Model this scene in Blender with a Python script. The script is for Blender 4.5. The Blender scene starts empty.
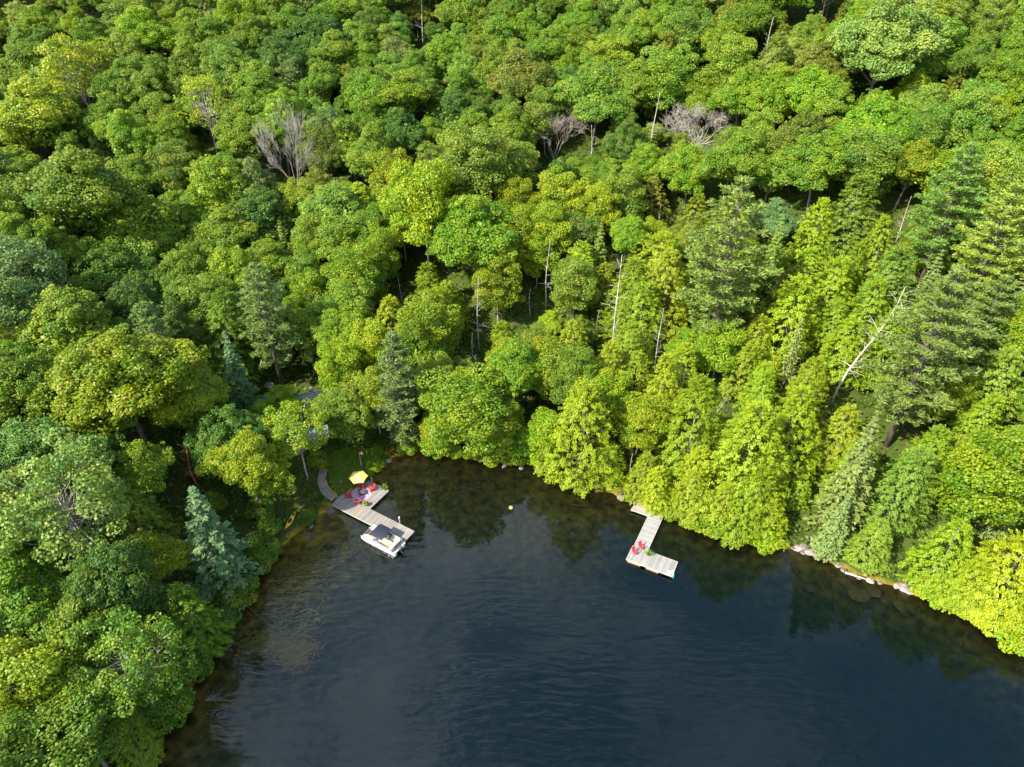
import bpy, math, random
import numpy as np
from mathutils import Vector, Matrix

rad = math.radians
random.seed(7)
scene = bpy.context.scene
COL = scene.collection

# ------------------------------------------------------------------ camera model
PITCH, FOC, CAMH = 37.0, 720.0, 80.0
_p = rad(PITCH)
Fv = np.array([0, math.cos(_p), -math.sin(_p)]); Uv = np.array([0, math.sin(_p), math.cos(_p)]); Rv = np.array([1.0, 0, 0])
CAM = np.array([0, 0, CAMH])

def ray(px, py):
    return Fv * FOC + Rv * (px - 512) + Uv * (383.5 - py)

def ground_at(px, py, z=0.0):
    d = ray(px, py); t = (z - CAMH) / d[2]
    return CAM + t * d

def project(p):
    q = np.asarray(p, float) - CAM
    z = q @ Fv
    return 512 + FOC * (q @ Rv) / z, 383.5 - FOC * (q @ Uv) / z, z

# ------------------------------------------------------------------ tagging
def tag(o, label=None, cat=None, group=None, kind=None):
    if label: o['label'] = label
    if cat: o['category'] = cat
    if group: o['group'] = group
    if kind: o['kind'] = kind
    return o

def empty(name, loc, rz=0.0, label=None, cat=None, group=None):
    o = bpy.data.objects.new(name, None)
    o.empty_display_size = 0.3
    COL.objects.link(o); o.location = loc; o.rotation_euler = (0, 0, rz)
    return tag(o, label, cat, group)

def copy_tree(o, parent=None):
    c = o.copy(); COL.objects.link(c)
    if parent: c.parent = parent
    for ch in list(o.children): copy_tree(ch, c)
    return c

# ------------------------------------------------------------------ mesh helpers
class MB:
    def __init__(s): s.v = []; s.f = []
    def add(s, vs, fs):
        b = len(s.v); s.v += [tuple(v) for v in vs]; s.f += [tuple(i + b for i in f) for f in fs]; return s
    def box(s, c, d, rx=0, ry=0, rz=0, taper=1.0):
        M = Matrix.Rotation(rz, 3, 'Z') @ Matrix.Rotation(ry, 3, 'Y') @ Matrix.Rotation(rx, 3, 'X')
        x, y, z = d[0] / 2, d[1] / 2, d[2] / 2
        b = min(x, y, z) * 0.18
        vs = []
        for zz, ins in ((-z, b), (-z + b, 0), (z - b, 0), (z, b)):
            k = taper if zz > 0 else 1.0
            for sx, sy in ((-1, -1), (1, -1), (1, 1), (-1, 1)):
                vs.append(Vector(c) + M @ Vector((sx * (x - ins) * k, sy * (y - ins) * k, zz)))
        fs = [(3, 2, 1, 0), (12, 13, 14, 15)]
        for l in range(3):
            for i in range(4):
                a = l * 4 + i; e = l * 4 + (i + 1) % 4
                fs.append((a, e, e + 4, a + 4))
        return s.add(vs, fs)
    def tube(s, pts, rs, n=6, cap=True):
        pts = [Vector(p) for p in pts]
        if not hasattr(rs, '__len__'): rs = [rs] * len(pts)
        vs = []; fs = []
        prev = None
        for i, p in enumerate(pts):
            t = (pts[min(i + 1, len(pts) - 1)] - pts[max(i - 1, 0)])
            if t.length < 1e-6: t = Vector((0, 0, 1))
            t.normalize()
            if prev is None:
                a = t.orthogonal().normalized()
            else:
                a = (prev - t * prev.dot(t))
                a = a.normalized() if a.length > 1e-6 else t.orthogonal().normalized()
            prev = a
            b = t.cross(a)
            for k in range(n):
                q = 2 * math.pi * k / n
                vs.append(p + (a * math.cos(q) + b * math.sin(q)) * rs[i])
        for i in range(len(pts) - 1):
            for k in range(n):
                k2 = (k + 1) % n
                fs.append((i * n + k, i * n + k2, (i + 1) * n + k2, (i + 1) * n + k))
        if cap:
            fs.append(tuple(range(n - 1, -1, -1))); L = (len(pts) - 1) * n
            fs.append(tuple(range(L, L + n)))
        return s.add(vs, fs)
    def prism(s, poly, z0, z1):
        n = len(poly)
        vs = [(p[0], p[1], z0) for p in poly] + [(p[0], p[1], z1) for p in poly]
        fs = [tuple(range(n - 1, -1, -1)), tuple(range(n, 2 * n))]
        for i in range(n):
            j = (i + 1) % n; fs.append((i, j, n + j, n + i))
        return s.add(vs, fs)
    def lathe(s, prof, n=12, c=(0, 0, 0)):
        vs = []; fs = []
        for r, z in prof:
            for k in range(n):
                q = 2 * math.pi * k / n
                vs.append((c[0] + r * math.cos(q), c[1] + r * math.sin(q), c[2] + z))
        for i in range(len(prof) - 1):
            for k in range(n):
                k2 = (k + 1) % n
                fs.append((i * n + k, i * n + k2, (i + 1) * n + k2, (i + 1) * n + k))
        fs.append(tuple(range(n - 1, -1, -1))); L = (len(prof) - 1) * n
        fs.append(tuple(range(L, L + n)))
        return s.add(vs, fs)
    def mesh(s, name, mat, smooth=False):
        me = bpy.data.meshes.new(name)
        me.from_pydata([tuple(v) for v in s.v], [], s.f); me.update()
        if mat: me.materials.append(mat)
        if smooth: me.polygons.foreach_set('use_smooth', [True] * len(me.polygons))
        return me
    def build(s, name, mat, parent=None, smooth=False):
        o = bpy.data.objects.new(name, s.mesh(name, mat, smooth)); COL.objects.link(o)
        if parent: o.parent = parent
        return o

def quad_mesh(name, V, mat, tint=None):
    """V: (n,4,3) array of separate quads"""
    n = len(V)
    me = bpy.data.meshes.new(name)
    me.vertices.add(n * 4); me.vertices.foreach_set('co', V.reshape(-1).astype(np.float32))
    me.loops.add(n * 4); me.loops.foreach_set('vertex_index', np.arange(n * 4, dtype=np.int32))
    me.polygons.add(n)
    me.polygons.foreach_set('loop_start', np.arange(0, n * 4, 4, dtype=np.int32))
    me.update(calc_edges=True)
    if tint is not None:
        a = me.attributes.new('tint', 'FLOAT', 'FACE'); a.data.foreach_set('value', tint.astype(np.float32))
    me.materials.append(mat)
    return me

# ------------------------------------------------------------------ materials
def new_mat(name):
    m = bpy.data.materials.new(name); m.use_nodes = True
    nt = m.node_tree; return m, nt, nt.nodes['Principled BSDF']

def nd(nt, t, **kw):
    n = nt.nodes.new(t)
    for k, v in kw.items(): setattr(n, k, v)
    return n

def ramp(nt, stops):
    r = nd(nt, 'ShaderNodeValToRGB')
    els = r.color_ramp.elements
    while len(els) < len(stops): els.new(0.5)
    for e, (p, c) in zip(els, stops): e.position = p; e.color = (*c, 1)
    return r

def mat_simple(name, col, rough=0.6, var=0.25, scale=6.0, metal=0.0, spec=0.5, bump=0.0):
    m, nt, b = new_mat(name)
    tc = nd(nt, 'ShaderNodeTexCoord'); no = nd(nt, 'ShaderNodeTexNoise')
    no.inputs['Scale'].default_value = scale; no.inputs['Detail'].default_value = 6
    nt.links.new(tc.outputs['Object'], no.inputs['Vector'])
    c = np.array(col)
    r = ramp(nt, [(0.3, tuple(c * (1 - var))), (0.7, tuple(np.minimum(c * (1 + var), 1)))])
    nt.links.new(no.outputs['Fac'], r.inputs['Fac']); nt.links.new(r.outputs['Color'], b.inputs['Base Color'])
    b.inputs['Roughness'].default_value = rough; b.inputs['Metallic'].default_value = metal
    b.inputs['Specular IOR Level'].default_value = spec
    if bump:
        bp = nd(nt, 'ShaderNodeBump'); bp.inputs['Strength'].default_value = bump; bp.inputs['Distance'].default_value = 0.12
        nt.links.new(no.outputs['Fac'], bp.inputs['Height']); nt.links.new(bp.outputs['Normal'], b.inputs['Normal'])
    return m

def mat_boards(name, c1, c2, axis=0, w=0.15, gap=0.09):
    m, nt, b = new_mat(name)
    tc = nd(nt, 'ShaderNodeTexCoord'); sp = nd(nt, 'ShaderNodeSeparateXYZ'); nt.links.new(tc.outputs['Object'], sp.inputs[0])
    dv = nd(nt, 'ShaderNodeMath', operation='DIVIDE'); dv.inputs[1].default_value = w; nt.links.new(sp.outputs[axis], dv.inputs[0])
    fl = nd(nt, 'ShaderNodeMath', operation='FLOOR'); nt.links.new(dv.outputs[0], fl.inputs[0])
    wn = nd(nt, 'ShaderNodeTexWhiteNoise', noise_dimensions='1D'); nt.links.new(fl.outputs[0], wn.inputs['W'])
    mp = nd(nt, 'ShaderNodeMapping'); mp.inputs['Scale'].default_value = (12, 1.2, 1) if axis == 0 else (1.2, 12, 1)
    nt.links.new(tc.outputs['Object'], mp.inputs[0])
    no = nd(nt, 'ShaderNodeTexNoise'); no.inputs['Scale'].default_value = 1.5; no.inputs['Detail'].default_value = 8; nt.links.new(mp.outputs[0], no.inputs['Vector'])
    n2 = nd(nt, 'ShaderNodeTexNoise'); n2.inputs['Scale'].default_value = 0.7; n2.inputs['Detail'].default_value = 4; nt.links.new(tc.outputs['Object'], n2.inputs['Vector'])
    a = nd(nt, 'ShaderNodeMath', operation='ADD'); nt.links.new(wn.outputs['Value'], a.inputs[0]); nt.links.new(no.outputs['Fac'], a.inputs[1])
    a2 = nd(nt, 'ShaderNodeMath', operation='ADD'); nt.links.new(a.outputs[0], a2.inputs[0]); nt.links.new(n2.outputs['Fac'], a2.inputs[1])
    h = nd(nt, 'ShaderNodeMath', operation='MULTIPLY'); h.inputs[1].default_value = 0.3333; nt.links.new(a2.outputs[0], h.inputs[0])
    r = ramp(nt, [(0.25, c1), (0.75, c2)]); nt.links.new(h.outputs[0], r.inputs['Fac'])
    fr = nd(nt, 'ShaderNodeMath', operation='FRACT'); nt.links.new(dv.outputs[0], fr.inputs[0])
    lt = nd(nt, 'ShaderNodeMath', operation='LESS_THAN'); lt.inputs[1].default_value = gap; nt.links.new(fr.outputs[0], lt.inputs[0])
    mx = nd(nt, 'ShaderNodeMix', data_type='RGBA'); nt.links.new(lt.outputs[0], mx.inputs[0]); nt.links.new(r.outputs['Color'], mx.inputs[6])
    mx.inputs[7].default_value = (*[x * 0.25 for x in c1], 1)
    nt.links.new(mx.outputs[2], b.inputs['Base Color']); b.inputs['Roughness'].default_value = 0.8
    bp = nd(nt, 'ShaderNodeBump'); bp.inputs['Strength'].default_value = 0.5; bp.inputs['Distance'].default_value = 0.01; bp.invert = True
    nt.links.new(lt.outputs[0], bp.inputs['Height']); nt.links.new(bp.outputs['Normal'], b.inputs['Normal'])
    return m

def mat_leaf(name, trans=0.3, rough=0.5, hue=0.042, val=(0.70, 1.34)):
    m, nt, b = new_mat(name)
    oi = nd(nt, 'ShaderNodeObjectInfo'); at = nd(nt, 'ShaderNodeAttribute', attribute_name='tint')
    hs = nd(nt, 'ShaderNodeHueSaturation')
    mr = nd(nt, 'ShaderNodeMapRange'); mr.inputs['To Min'].default_value = 0.5 + hue; mr.inputs['To Max'].default_value = 0.5 - hue
    mv = nd(nt, 'ShaderNodeMapRange'); mv.inputs['To Min'].default_value = val[0]; mv.inputs['To Max'].default_value = val[1]
    for x in (mr, mv): nt.links.new(at.outputs['Fac'], x.inputs['Value'])
    nt.links.new(oi.outputs['Color'], hs.inputs['Color']); nt.links.new(mr.outputs[0], hs.inputs['Hue']); nt.links.new(mv.outputs[0], hs.inputs['Value'])
    b.inputs['Roughness'].default_value = rough; b.inputs['Specular IOR Level'].default_value = 0.35
    nt.links.new(hs.outputs['Color'], b.inputs['Base Color'])
    tr = nd(nt, 'ShaderNodeBsdfTranslucent')
    h2 = nd(nt, 'ShaderNodeHueSaturation'); h2.inputs['Hue'].default_value = 0.485; h2.inputs['Value'].default_value = 1.25
    nt.links.new(hs.outputs['Color'], h2.inputs['Color']); nt.links.new(h2.outputs['Color'], tr.inputs['Color'])
    ms = nd(nt, 'ShaderNodeMixShader'); ms.inputs[0].default_value = trans
    nt.links.new(b.outputs[0], ms.inputs[1]); nt.links.new(tr.outputs[0], ms.inputs[2])
    nt.links.new(ms.outputs[0], nt.nodes['Material Output'].inputs['Surface'])
    return m

LEAF = mat_leaf('leaf_foliage', 0.38)
NEEDLE = mat_leaf('needle_foliage', 0.30, 0.55, 0.025, (0.7, 1.35))
def mat_bark(name, c1, c2, scale):
    m, nt, b = new_mat(name)
    tc = nd(nt, 'ShaderNodeTexCoord'); mp = nd(nt, 'ShaderNodeMapping'); mp.inputs['Scale'].default_value = (1, 1, 0.35)
    no = nd(nt, 'ShaderNodeTexNoise'); no.inputs['Scale'].default_value = scale; no.inputs['Detail'].default_value = 8
    nt.links.new(tc.outputs['Object'], mp.inputs[0]); nt.links.new(mp.outputs[0], no.inputs['Vector'])
    r = ramp(nt, [(0.35, c1), (0.65, c2)]); nt.links.new(no.outputs['Fac'], r.inputs['Fac'])
    nt.links.new(r.outputs['Color'], b.inputs['Base Color']); b.inputs['Roughness'].default_value = 0.9
    return m
BARK = mat_bark('bark_brown', (0.08, 0.06, 0.045), (0.20, 0.16, 0.12), 3)
BARK_PALE = mat_bark('bark_pale', (0.20, 0.18, 0.14), (0.48, 0.44, 0.36), 2.5)
BARK_GREY = mat_bark('bark_dead_grey', (0.24, 0.21, 0.165), (0.46, 0.41, 0.33), 2.5)
BARK_RUST = mat_bark('bark_dead_reddish', (0.22, 0.175, 0.135), (0.40, 0.32, 0.25), 2.5)

# ------------------------------------------------------------------ terrain
SHORE_PX = [(60, 990), (108, 860), (140, 790), (166, 735), (196, 680), (228, 625), (262, 570), (288, 540), (312, 522), (328, 508),
            (337, 499), (352, 489), (366, 481), (380, 470), (392, 459), (410, 452), (432, 452), (455, 457), (480, 460), (505, 462),
            (530, 465), (555, 473), (578, 482), (594, 488), (612, 494), (630, 501), (650, 507), (680, 519), (712, 532), (745, 543),
            (775, 549), (800, 552), (822, 559), (848, 572), (875, 581), (905, 590), (935, 600), (965, 614), (995, 632), (1030, 656), (1110, 715)]
SH = [ground_at(*p)[:2] for p in SHORE_PX]
LAKE = np.array(SH + [np.array([130, 15.]), np.array([200, -60.]), np.array([230, -220.]), np.array([-150, -220.]), np.array([-90, -60.]), np.array([-52, 0.])])

def smooth(a, b, x):
    t = np.clip((x - a) / (b - a), 0, 1); return t * t * (3 - 2 * t)

def shore_dist(x, y):
    P = np.stack([x, y], -1)
    best = np.full(x.shape, 1e9); inside = np.zeros(x.shape, bool)
    n = len(LAKE)
    for i in range(n):
        a = LAKE[i]; b = LAKE[(i + 1) % n]; ab = b - a
        t = np.clip(((P - a) @ ab) / (ab @ ab), 0, 1)
        d = np.hypot(*(P - a - t[..., None] * ab).transpose(-1, *range(P.ndim - 1)))
        best = np.minimum(best, d)
        c = ((a[1] > y) != (b[1] > y)) & (x < (b[0] - a[0]) * (y - a[1]) / (b[1] - a[1] + 1e-12) + a[0])
        inside ^= c
    return np.where(inside, -best, best)

def lump(x, y):
    return (np.sin(x * .11 + 1.3) * np.cos(y * .09 + .4) + .6 * np.sin(x * .23 + y * .17) + .35 * np.sin(x * .41 - y * .37 + 2)) * 0.8

VAL = (np.array([-27., 90.]), np.array([-150., 205.]))
def height(x, y):
    d = shore_dist(x, y)
    dl = np.maximum(d, 0)
    s = 0.27 + 0.13 * smooth(15, 70, x) - 0.05 * smooth(-20, -60, x) * smooth(100, 60, y)
    h = 0.45 * (1 - np.exp(-dl / 0.8)) + s * np.maximum(dl - 1.5, 0) * np.where(dl > 260, 260 / np.maximum(dl, 1), 1)
    g = np.exp(-(((x + 24) / 9.0) ** 2 + ((y - 84) / 11.0) ** 2))
    h = h * (1 - 0.72 * g)
    ab = VAL[1] - VAL[0]
    P = np.stack([x, y], -1); t = np.clip(((P - VAL[0]) @ ab) / (ab @ ab), 0, 1)
    dv = np.linalg.norm(P - VAL[0] - t[..., None] * ab, axis=-1)
    h = h * (1 - 0.5 * np.exp(-(dv / 20) ** 2) * smooth(4, 25, dl))
    h = h + lump(x, y) * smooth(3, 25, dl)
    w = np.maximum(-d, 0)
    slope = np.where(x > 12, 0.32, 0.13)
    slope = 0.085 + 0.24 * smooth(8, 26, x) + 0.15 * smooth(68, 50, y) * smooth(26, 8, x)
    dep = 0.15 + slope * w + 0.006 * np.maximum(w - 14, 0) ** 2
    dep = np.minimum(dep, 9) + 0.12 * np.sin(x * 1.1) * np.cos(y * 1.3) * smooth(0.5, 4, w)
    return np.where(d > 0, h, -dep * smooth(0, 0.6, w)), d

def axis(lo, hi, step, far):
    a = list(np.arange(lo, hi + .1, step)); g = step
    x = hi
    while x < far: g *= 1.35; x += g; a.append(x)
    g = step; x = lo; b = []
    while x > -far: g *= 1.35; x -= g; b.append(x)
    return np.array(b[::-1] + a)
AX = axis(-150, 170, 1.6, 2500); AY = axis(-20, 260, 1.6, 2500)
GX, GY = np.meshgrid(AX, AY)
GH, GD = height(GX, GY)

def interp(G, x, y):
    i = np.clip(np.searchsorted(AX, x) - 1, 0, len(AX) - 2); j = np.clip(np.searchsorted(AY, y) - 1, 0, len(AY) - 2)
    u = (x - AX[i]) / (AX[i + 1] - AX[i]); v = (y - AY[j]) / (AY[j + 1] - AY[j])
    return (G[j, i] * (1 - u) + G[j, i + 1] * u) * (1 - v) + (G[j + 1, i] * (1 - u) + G[j + 1, i + 1] * u) * v
hz = lambda x, y: float(interp(GH, x, y))
sd = lambda x, y: float(interp(GD, x, y))

def on_land(px, py, up=0.0):
    """world point where the ray meets the terrain raised by `up`"""
    d = ray(px, py) / FOC
    t = 40.0
    while t < 500:
        p = CAM + d * t
        if p[2] <= max(hz(p[0], p[1]), 0 if up == 0 else -99) + up: return p
        t += 0.25
    return CAM + d * 300

nx, ny = len(AX), len(AY)
vs = np.stack([GX, GY, GH], -1).reshape(-1, 3)
idx = np.arange(nx * ny).reshape(ny, nx)
fs = np.stack([idx[:-1, :-1], idx[:-1, 1:], idx[1:, 1:], idx[1:, :-1]], -1).reshape(-1, 4)
me = bpy.data.meshes.new('ground'); me.from_pydata(vs.tolist(), [], fs.tolist()); me.update()
me.polygons.foreach_set('use_smooth', [True] * len(me.polygons))
m, nt, b = new_mat('forest_floor_and_lake_bed')
geo = nd(nt, 'ShaderNodeNewGeometry'); sp = nd(nt, 'ShaderNodeSeparateXYZ'); nt.links.new(geo.outputs['Position'], sp.inputs[0])
n1 = nd(nt, 'ShaderNodeTexNoise'); n1.inputs['Scale'].default_value = 0.5; n1.inputs['Detail'].default_value = 10; nt.links.new(geo.outputs['Position'], n1.inputs['Vector'])
n2 = nd(nt, 'ShaderNodeTexNoise'); n2.inputs['Scale'].default_value = 0.9; n2.inputs['Detail'].default_value = 7; nt.links.new(geo.outputs['Position'], n2.inputs['Vector'])
vo = nd(nt, 'ShaderNodeTexVoronoi'); vo.inputs['Scale'].default_value = 0.8; nt.links.new(geo.outputs['Position'], vo.inputs['Vector'])
rl = ramp(nt, [(0.3, (0.02, 0.028, 0.007)), (0.5, (0.045, 0.07, 0.010)), (0.62, (0.055, 0.055, 0.018)), (0.8, (0.035, 0.06, 0.010))]); nt.links.new(n1.outputs['Fac'], rl.inputs['Fac'])
rb = ramp(nt, [(0.32, (0.06, 0.036, 0.006)), (0.5, (0.20, 0.13, 0.018)), (0.68, (0.34, 0.25, 0.035))]); nt.links.new(n2.outputs['Fac'], rb.inputs['Fac'])
mrz = nd(nt, 'ShaderNodeMapRange'); mrz.inputs['From Min'].default_value = -0.05; mrz.inputs['From Max'].default_value = 0.3; nt.links.new(sp.outputs[2], mrz.inputs['Value'])
mx = nd(nt, 'ShaderNodeMix', data_type='RGBA'); nt.links.new(mrz.outputs[0], mx.inputs[0]); nt.links.new(rb.outputs[0], mx.inputs[6]); nt.links.new(rl.outputs[0], mx.inputs[7])
nt.links.new(mx.outputs[2], b.inputs['Base Color']); b.inputs['Roughness'].default_value = 1.0; b.inputs['Specular IOR Level'].default_value = 0.05
bp = nd(nt, 'ShaderNodeBump'); bp.inputs['Strength'].default_value = 0.6; bp.inputs['Distance'].default_value = 0.3
nt.links.new(n1.outputs['Fac'], bp.inputs['Height']); nt.links.new(bp.outputs['Normal'], b.inputs['Normal'])
me.materials.append(m)
g = bpy.data.objects.new('ground', me); COL.objects.link(g); tag(g, kind='structure')

# ------------------------------------------------------------------ lake water (closed body, absorbing)
mb = MB(); x0, x1, y0, y1 = -600, 600, -600, 140
mb.add([(x0, y0, -40), (x1, y0, -40), (x1, y1, -40), (x0, y1, -40), (x0, y0, 0), (x1, y0, 0), (x1, y1, 0), (x0, y1, 0)],
       [(3, 2, 1, 0), (4, 5, 6, 7), (0, 1, 5, 4), (1, 2, 6, 5), (2, 3, 7, 6), (3, 0, 4, 7)])
m, nt, b = new_mat('lake_water'); nt.nodes.remove(b)
out = nt.nodes['Material Output']
geo = nd(nt, 'ShaderNodeNewGeometry')
def wave(scale, sx, sy, rz, detail, dist=0.0):
    mp = nd(nt, 'ShaderNodeMapping'); mp.inputs['Scale'].default_value = (sx, sy, 1); mp.inputs['Rotation'].default_value = (0, 0, rad(rz))
    nt.links.new(geo.outputs['Position'], mp.inputs[0])
    n = nd(nt, 'ShaderNodeTexNoise'); n.inputs['Scale'].default_value = scale; n.inputs['Detail'].default_value = detail; n.inputs['Distortion'].default_value = dist
    nt.links.new(mp.outputs[0], n.inputs['Vector']); return n
w1 = wave(0.8, 0.5, 1.7, 28, 3, 0.5); w2 = wave(0.7, 0.5, 1.6, -20, 2, 0.4); w3 = wave(0.045, 1, 1, 0, 3, 0.5)
ad = nd(nt, 'ShaderNodeMath', operation='ADD'); nt.links.new(w1.outputs['Fac'], ad.inputs[0]); nt.links.new(w2.outputs['Fac'], ad.inputs[1])
cm = nd(nt, 'ShaderNodeMapRange'); cm.inputs['From Min'].default_value = 0.38; cm.inputs['From Max'].default_value = 0.62; cm.inputs['To Min'].default_value = 0.08; cm.inputs['To Max'].default_value = 1.0
nt.links.new(w3.outputs['Fac'], cm.inputs['Value'])
# the sheltered bay near the back shore lies calmer than the open water
sp = nd(nt, 'ShaderNodeSeparateXYZ'); nt.links.new(geo.outputs['Position'], sp.inputs[0])
cy = nd(nt, 'ShaderNodeMapRange'); cy.inputs['From Min'].default_value = 54; cy.inputs['From Max'].default_value = 68; cy.inputs['To Min'].default_value = 1; cy.inputs['To Max'].default_value = 0.07
lee = nd(nt, 'ShaderNodeMath', operation='MULTIPLY_ADD'); lee.inputs[1].default_value = .38; nt.links.new(sp.outputs[0], lee.inputs[0]); nt.links.new(sp.outputs[1], lee.inputs[2])
nt.links.new(lee.outputs[0], cy.inputs['Value'])
mu = nd(nt, 'ShaderNodeMath', operation='MULTIPLY'); nt.links.new(cm.outputs[0], mu.inputs[0]); nt.links.new(cy.outputs[0], mu.inputs[1])
hm = nd(nt, 'ShaderNodeMath', operation='MULTIPLY'); nt.links.new(ad.outputs[0], hm.inputs[0]); nt.links.new(mu.outputs[0], hm.inputs[1])
bp = nd(nt, 'ShaderNodeBump'); bp.inputs['Strength'].default_value = 1.0; bp.inputs['Distance'].default_value = 0.12
nt.links.new(hm.outputs[0], bp.inputs['Height'])
gl = nd(nt, 'ShaderNodeBsdfGlossy'); gl.inputs['Roughness'].default_value = 0.02; nt.links.new(bp.outputs['Normal'], gl.inputs['Normal'])
tr = nd(nt, 'ShaderNodeBsdfTransparent'); tr.inputs['Color'].default_value = (0.95, 0.95, 0.9, 1)
df = nd(nt, 'ShaderNodeBsdfDiffuse'); df.inputs['Color'].default_value = (0.002, 0.03, 0.04, 1); nt.links.new(bp.outputs['Normal'], df.inputs['Normal'])
mt = nd(nt, 'ShaderNodeMixShader'); mt.inputs[0].default_value = 0.02; nt.links.new(tr.outputs[0], mt.inputs[1]); nt.links.new(df.outputs[0], mt.inputs[2])
fr = nd(nt, 'ShaderNodeFresnel'); fr.inputs['IOR'].default_value = 1.48; nt.links.new(bp.outputs['Normal'], fr.inputs['Normal'])
ms = nd(nt, 'ShaderNodeMixShader'); nt.links.new(fr.outputs[0], ms.inputs[0]); nt.links.new(mt.outputs[0], ms.inputs[1]); nt.links.new(gl.outputs[0], ms.inputs[2])
nt.links.new(ms.outputs[0], out.inputs['Surface'])
va = nd(nt, 'ShaderNodeVolumeAbsorption'); va.inputs['Color'].default_value = (0.28, 0.50, 0.26, 1); va.inputs['Density'].default_value = 0.52
vsc = nd(nt, 'ShaderNodeVolumeScatter'); vsc.inputs['Color'].default_value = (0.006, 0.52, 0.80, 1); vsc.inputs['Density'].default_value = 0.10
vad = nd(nt, 'ShaderNodeAddShader'); nt.links.new(va.outputs[0], vad.inputs[0]); nt.links.new(vsc.outputs[0], vad.inputs[1])
nt.links.new(vad.outputs[0], out.inputs['Volume'])
w = mb.build('lake_water', m); tag(w, kind='structure')

# ------------------------------------------------------------------ tree prototypes (numpy leaves)
def unit(v): return v / np.maximum(np.linalg.norm(v, axis=-1, keepdims=True), 1e-9)

def leaf_quads(R, P, N, L, W, T=None):
    n = len(P)
    if T is None: T = R.normal(size=(n, 3))
    T = unit(T - N * np.sum(T * N, -1, keepdims=True)); B = np.cross(N, T)
    L = np.broadcast_to(L, (n,))[:, None] * .5; W = np.broadcast_to(W, (n,))[:, None] * .5
    return np.stack([P - T * L, P + B * W - T * L * .1, P + T * L, P - B * W - T * L * .1], 1)

def clump_leaves(R, centers, radii, n, L, flat=0.7, out_c=None, up=0.45, jit=0.55):
    Vs = []; Ts = []
    for c, r in zip(centers, radii):
        k = int(n * (r / np.mean(radii)) ** 2)
        D = unit(R.normal(size=(k * 2, 3)))
        if out_c is not None:
            o = unit((c - out_c)[None])[0]
            keep = (D @ o > -0.35) | (D[:, 2] > 0.2); D = D[keep][:k]
        k = len(D)
        rr = r * (0.55 + 0.5 * np.sqrt(R.random(k)))
        P = c + D * rr[:, None] * np.array([1, 1, flat])
        N = unit(D * .6 + np.array([0, 0, up]) + R.normal(size=(k, 3)) * jit)
        s = L * R.uniform(.7, 1.3, k)
        Vs.append(leaf_quads(R, P, N, s, s * .8))
        Ts.append(np.clip(R.normal(R.uniform(.22, .78), .10, k), 0, 1))
    return np.concatenate(Vs), np.concatenate(Ts)

def ellipsoid_clumps(R, n, rx, rz, zc, zlow, jit=(0.72, 1.04), power=1.0):
    i = np.arange(n * 2) + .5
    ph = np.arccos(1 - 2 * i / (n * 2)); th = math.pi * (1 + 5 ** .5) * i
    D = np.stack([np.cos(th) * np.sin(ph), np.sin(th) * np.sin(ph), np.cos(ph)], -1)
    D = unit(D + R.normal(size=D.shape) * .16)
    D = D[D[:, 2] > zlow]
    k = R.uniform(*jit, len(D))[:, None]
    C = D * k * np.array([rx, rx, rz])
    wob = 1 + .17 * np.sin(np.arctan2(C[:, 1], C[:, 0]) * 3 + R.uniform(0, 6)) + .1 * np.sin(np.arctan2(C[:, 1], C[:, 0]) * 5 + R.uniform(0, 6))
    C[:, :2] *= wob[:, None]
    C[:, 2] += zc
    return C

def limb_tree(mb, R, H, r0, targets, zbase, zspread, n=5, bend=0.4, top=None):
    top = top or H * .82
    lean = R.normal(size=2) * .25
    pts = [(lean[0] * t * t, lean[1] * t * t, top * t) for t in np.linspace(0, 1, 6)]
    mb.tube(pts, [r0 * (1.25 if t == 0 else 1) * (1 - .8 * t) for t in np.linspace(0, 1, 6)], n + 1)
    for c in targets:
        z = min(zbase + R.random() * zspread, c[2] - .3) if c[2] > zbase else zbase * .8
        t = np.clip(z / top, 0, 1)
        a = np.array([lean[0] * t * t, lean[1] * t * t, z]); c = np.array(c)
        md = a * .45 + c * .55 + np.array([0, 0, -bend]) + R.normal(size=3) * .2
        rb = r0 * (1 - .8 * t) * .5
        mb.tube([a, md, c], [rb, rb * .65, rb * .25], n - 1, cap=False)

PROTO = {}
def finish(kind, crown, tint, tm, leaf, bark):
    cm = quad_mesh(kind + '_crown', crown, leaf, tint) if crown is not None else None
    PROTO.setdefault(kind, []).append((cm, tm.mesh(kind + '_trunk', bark, True)))

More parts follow.
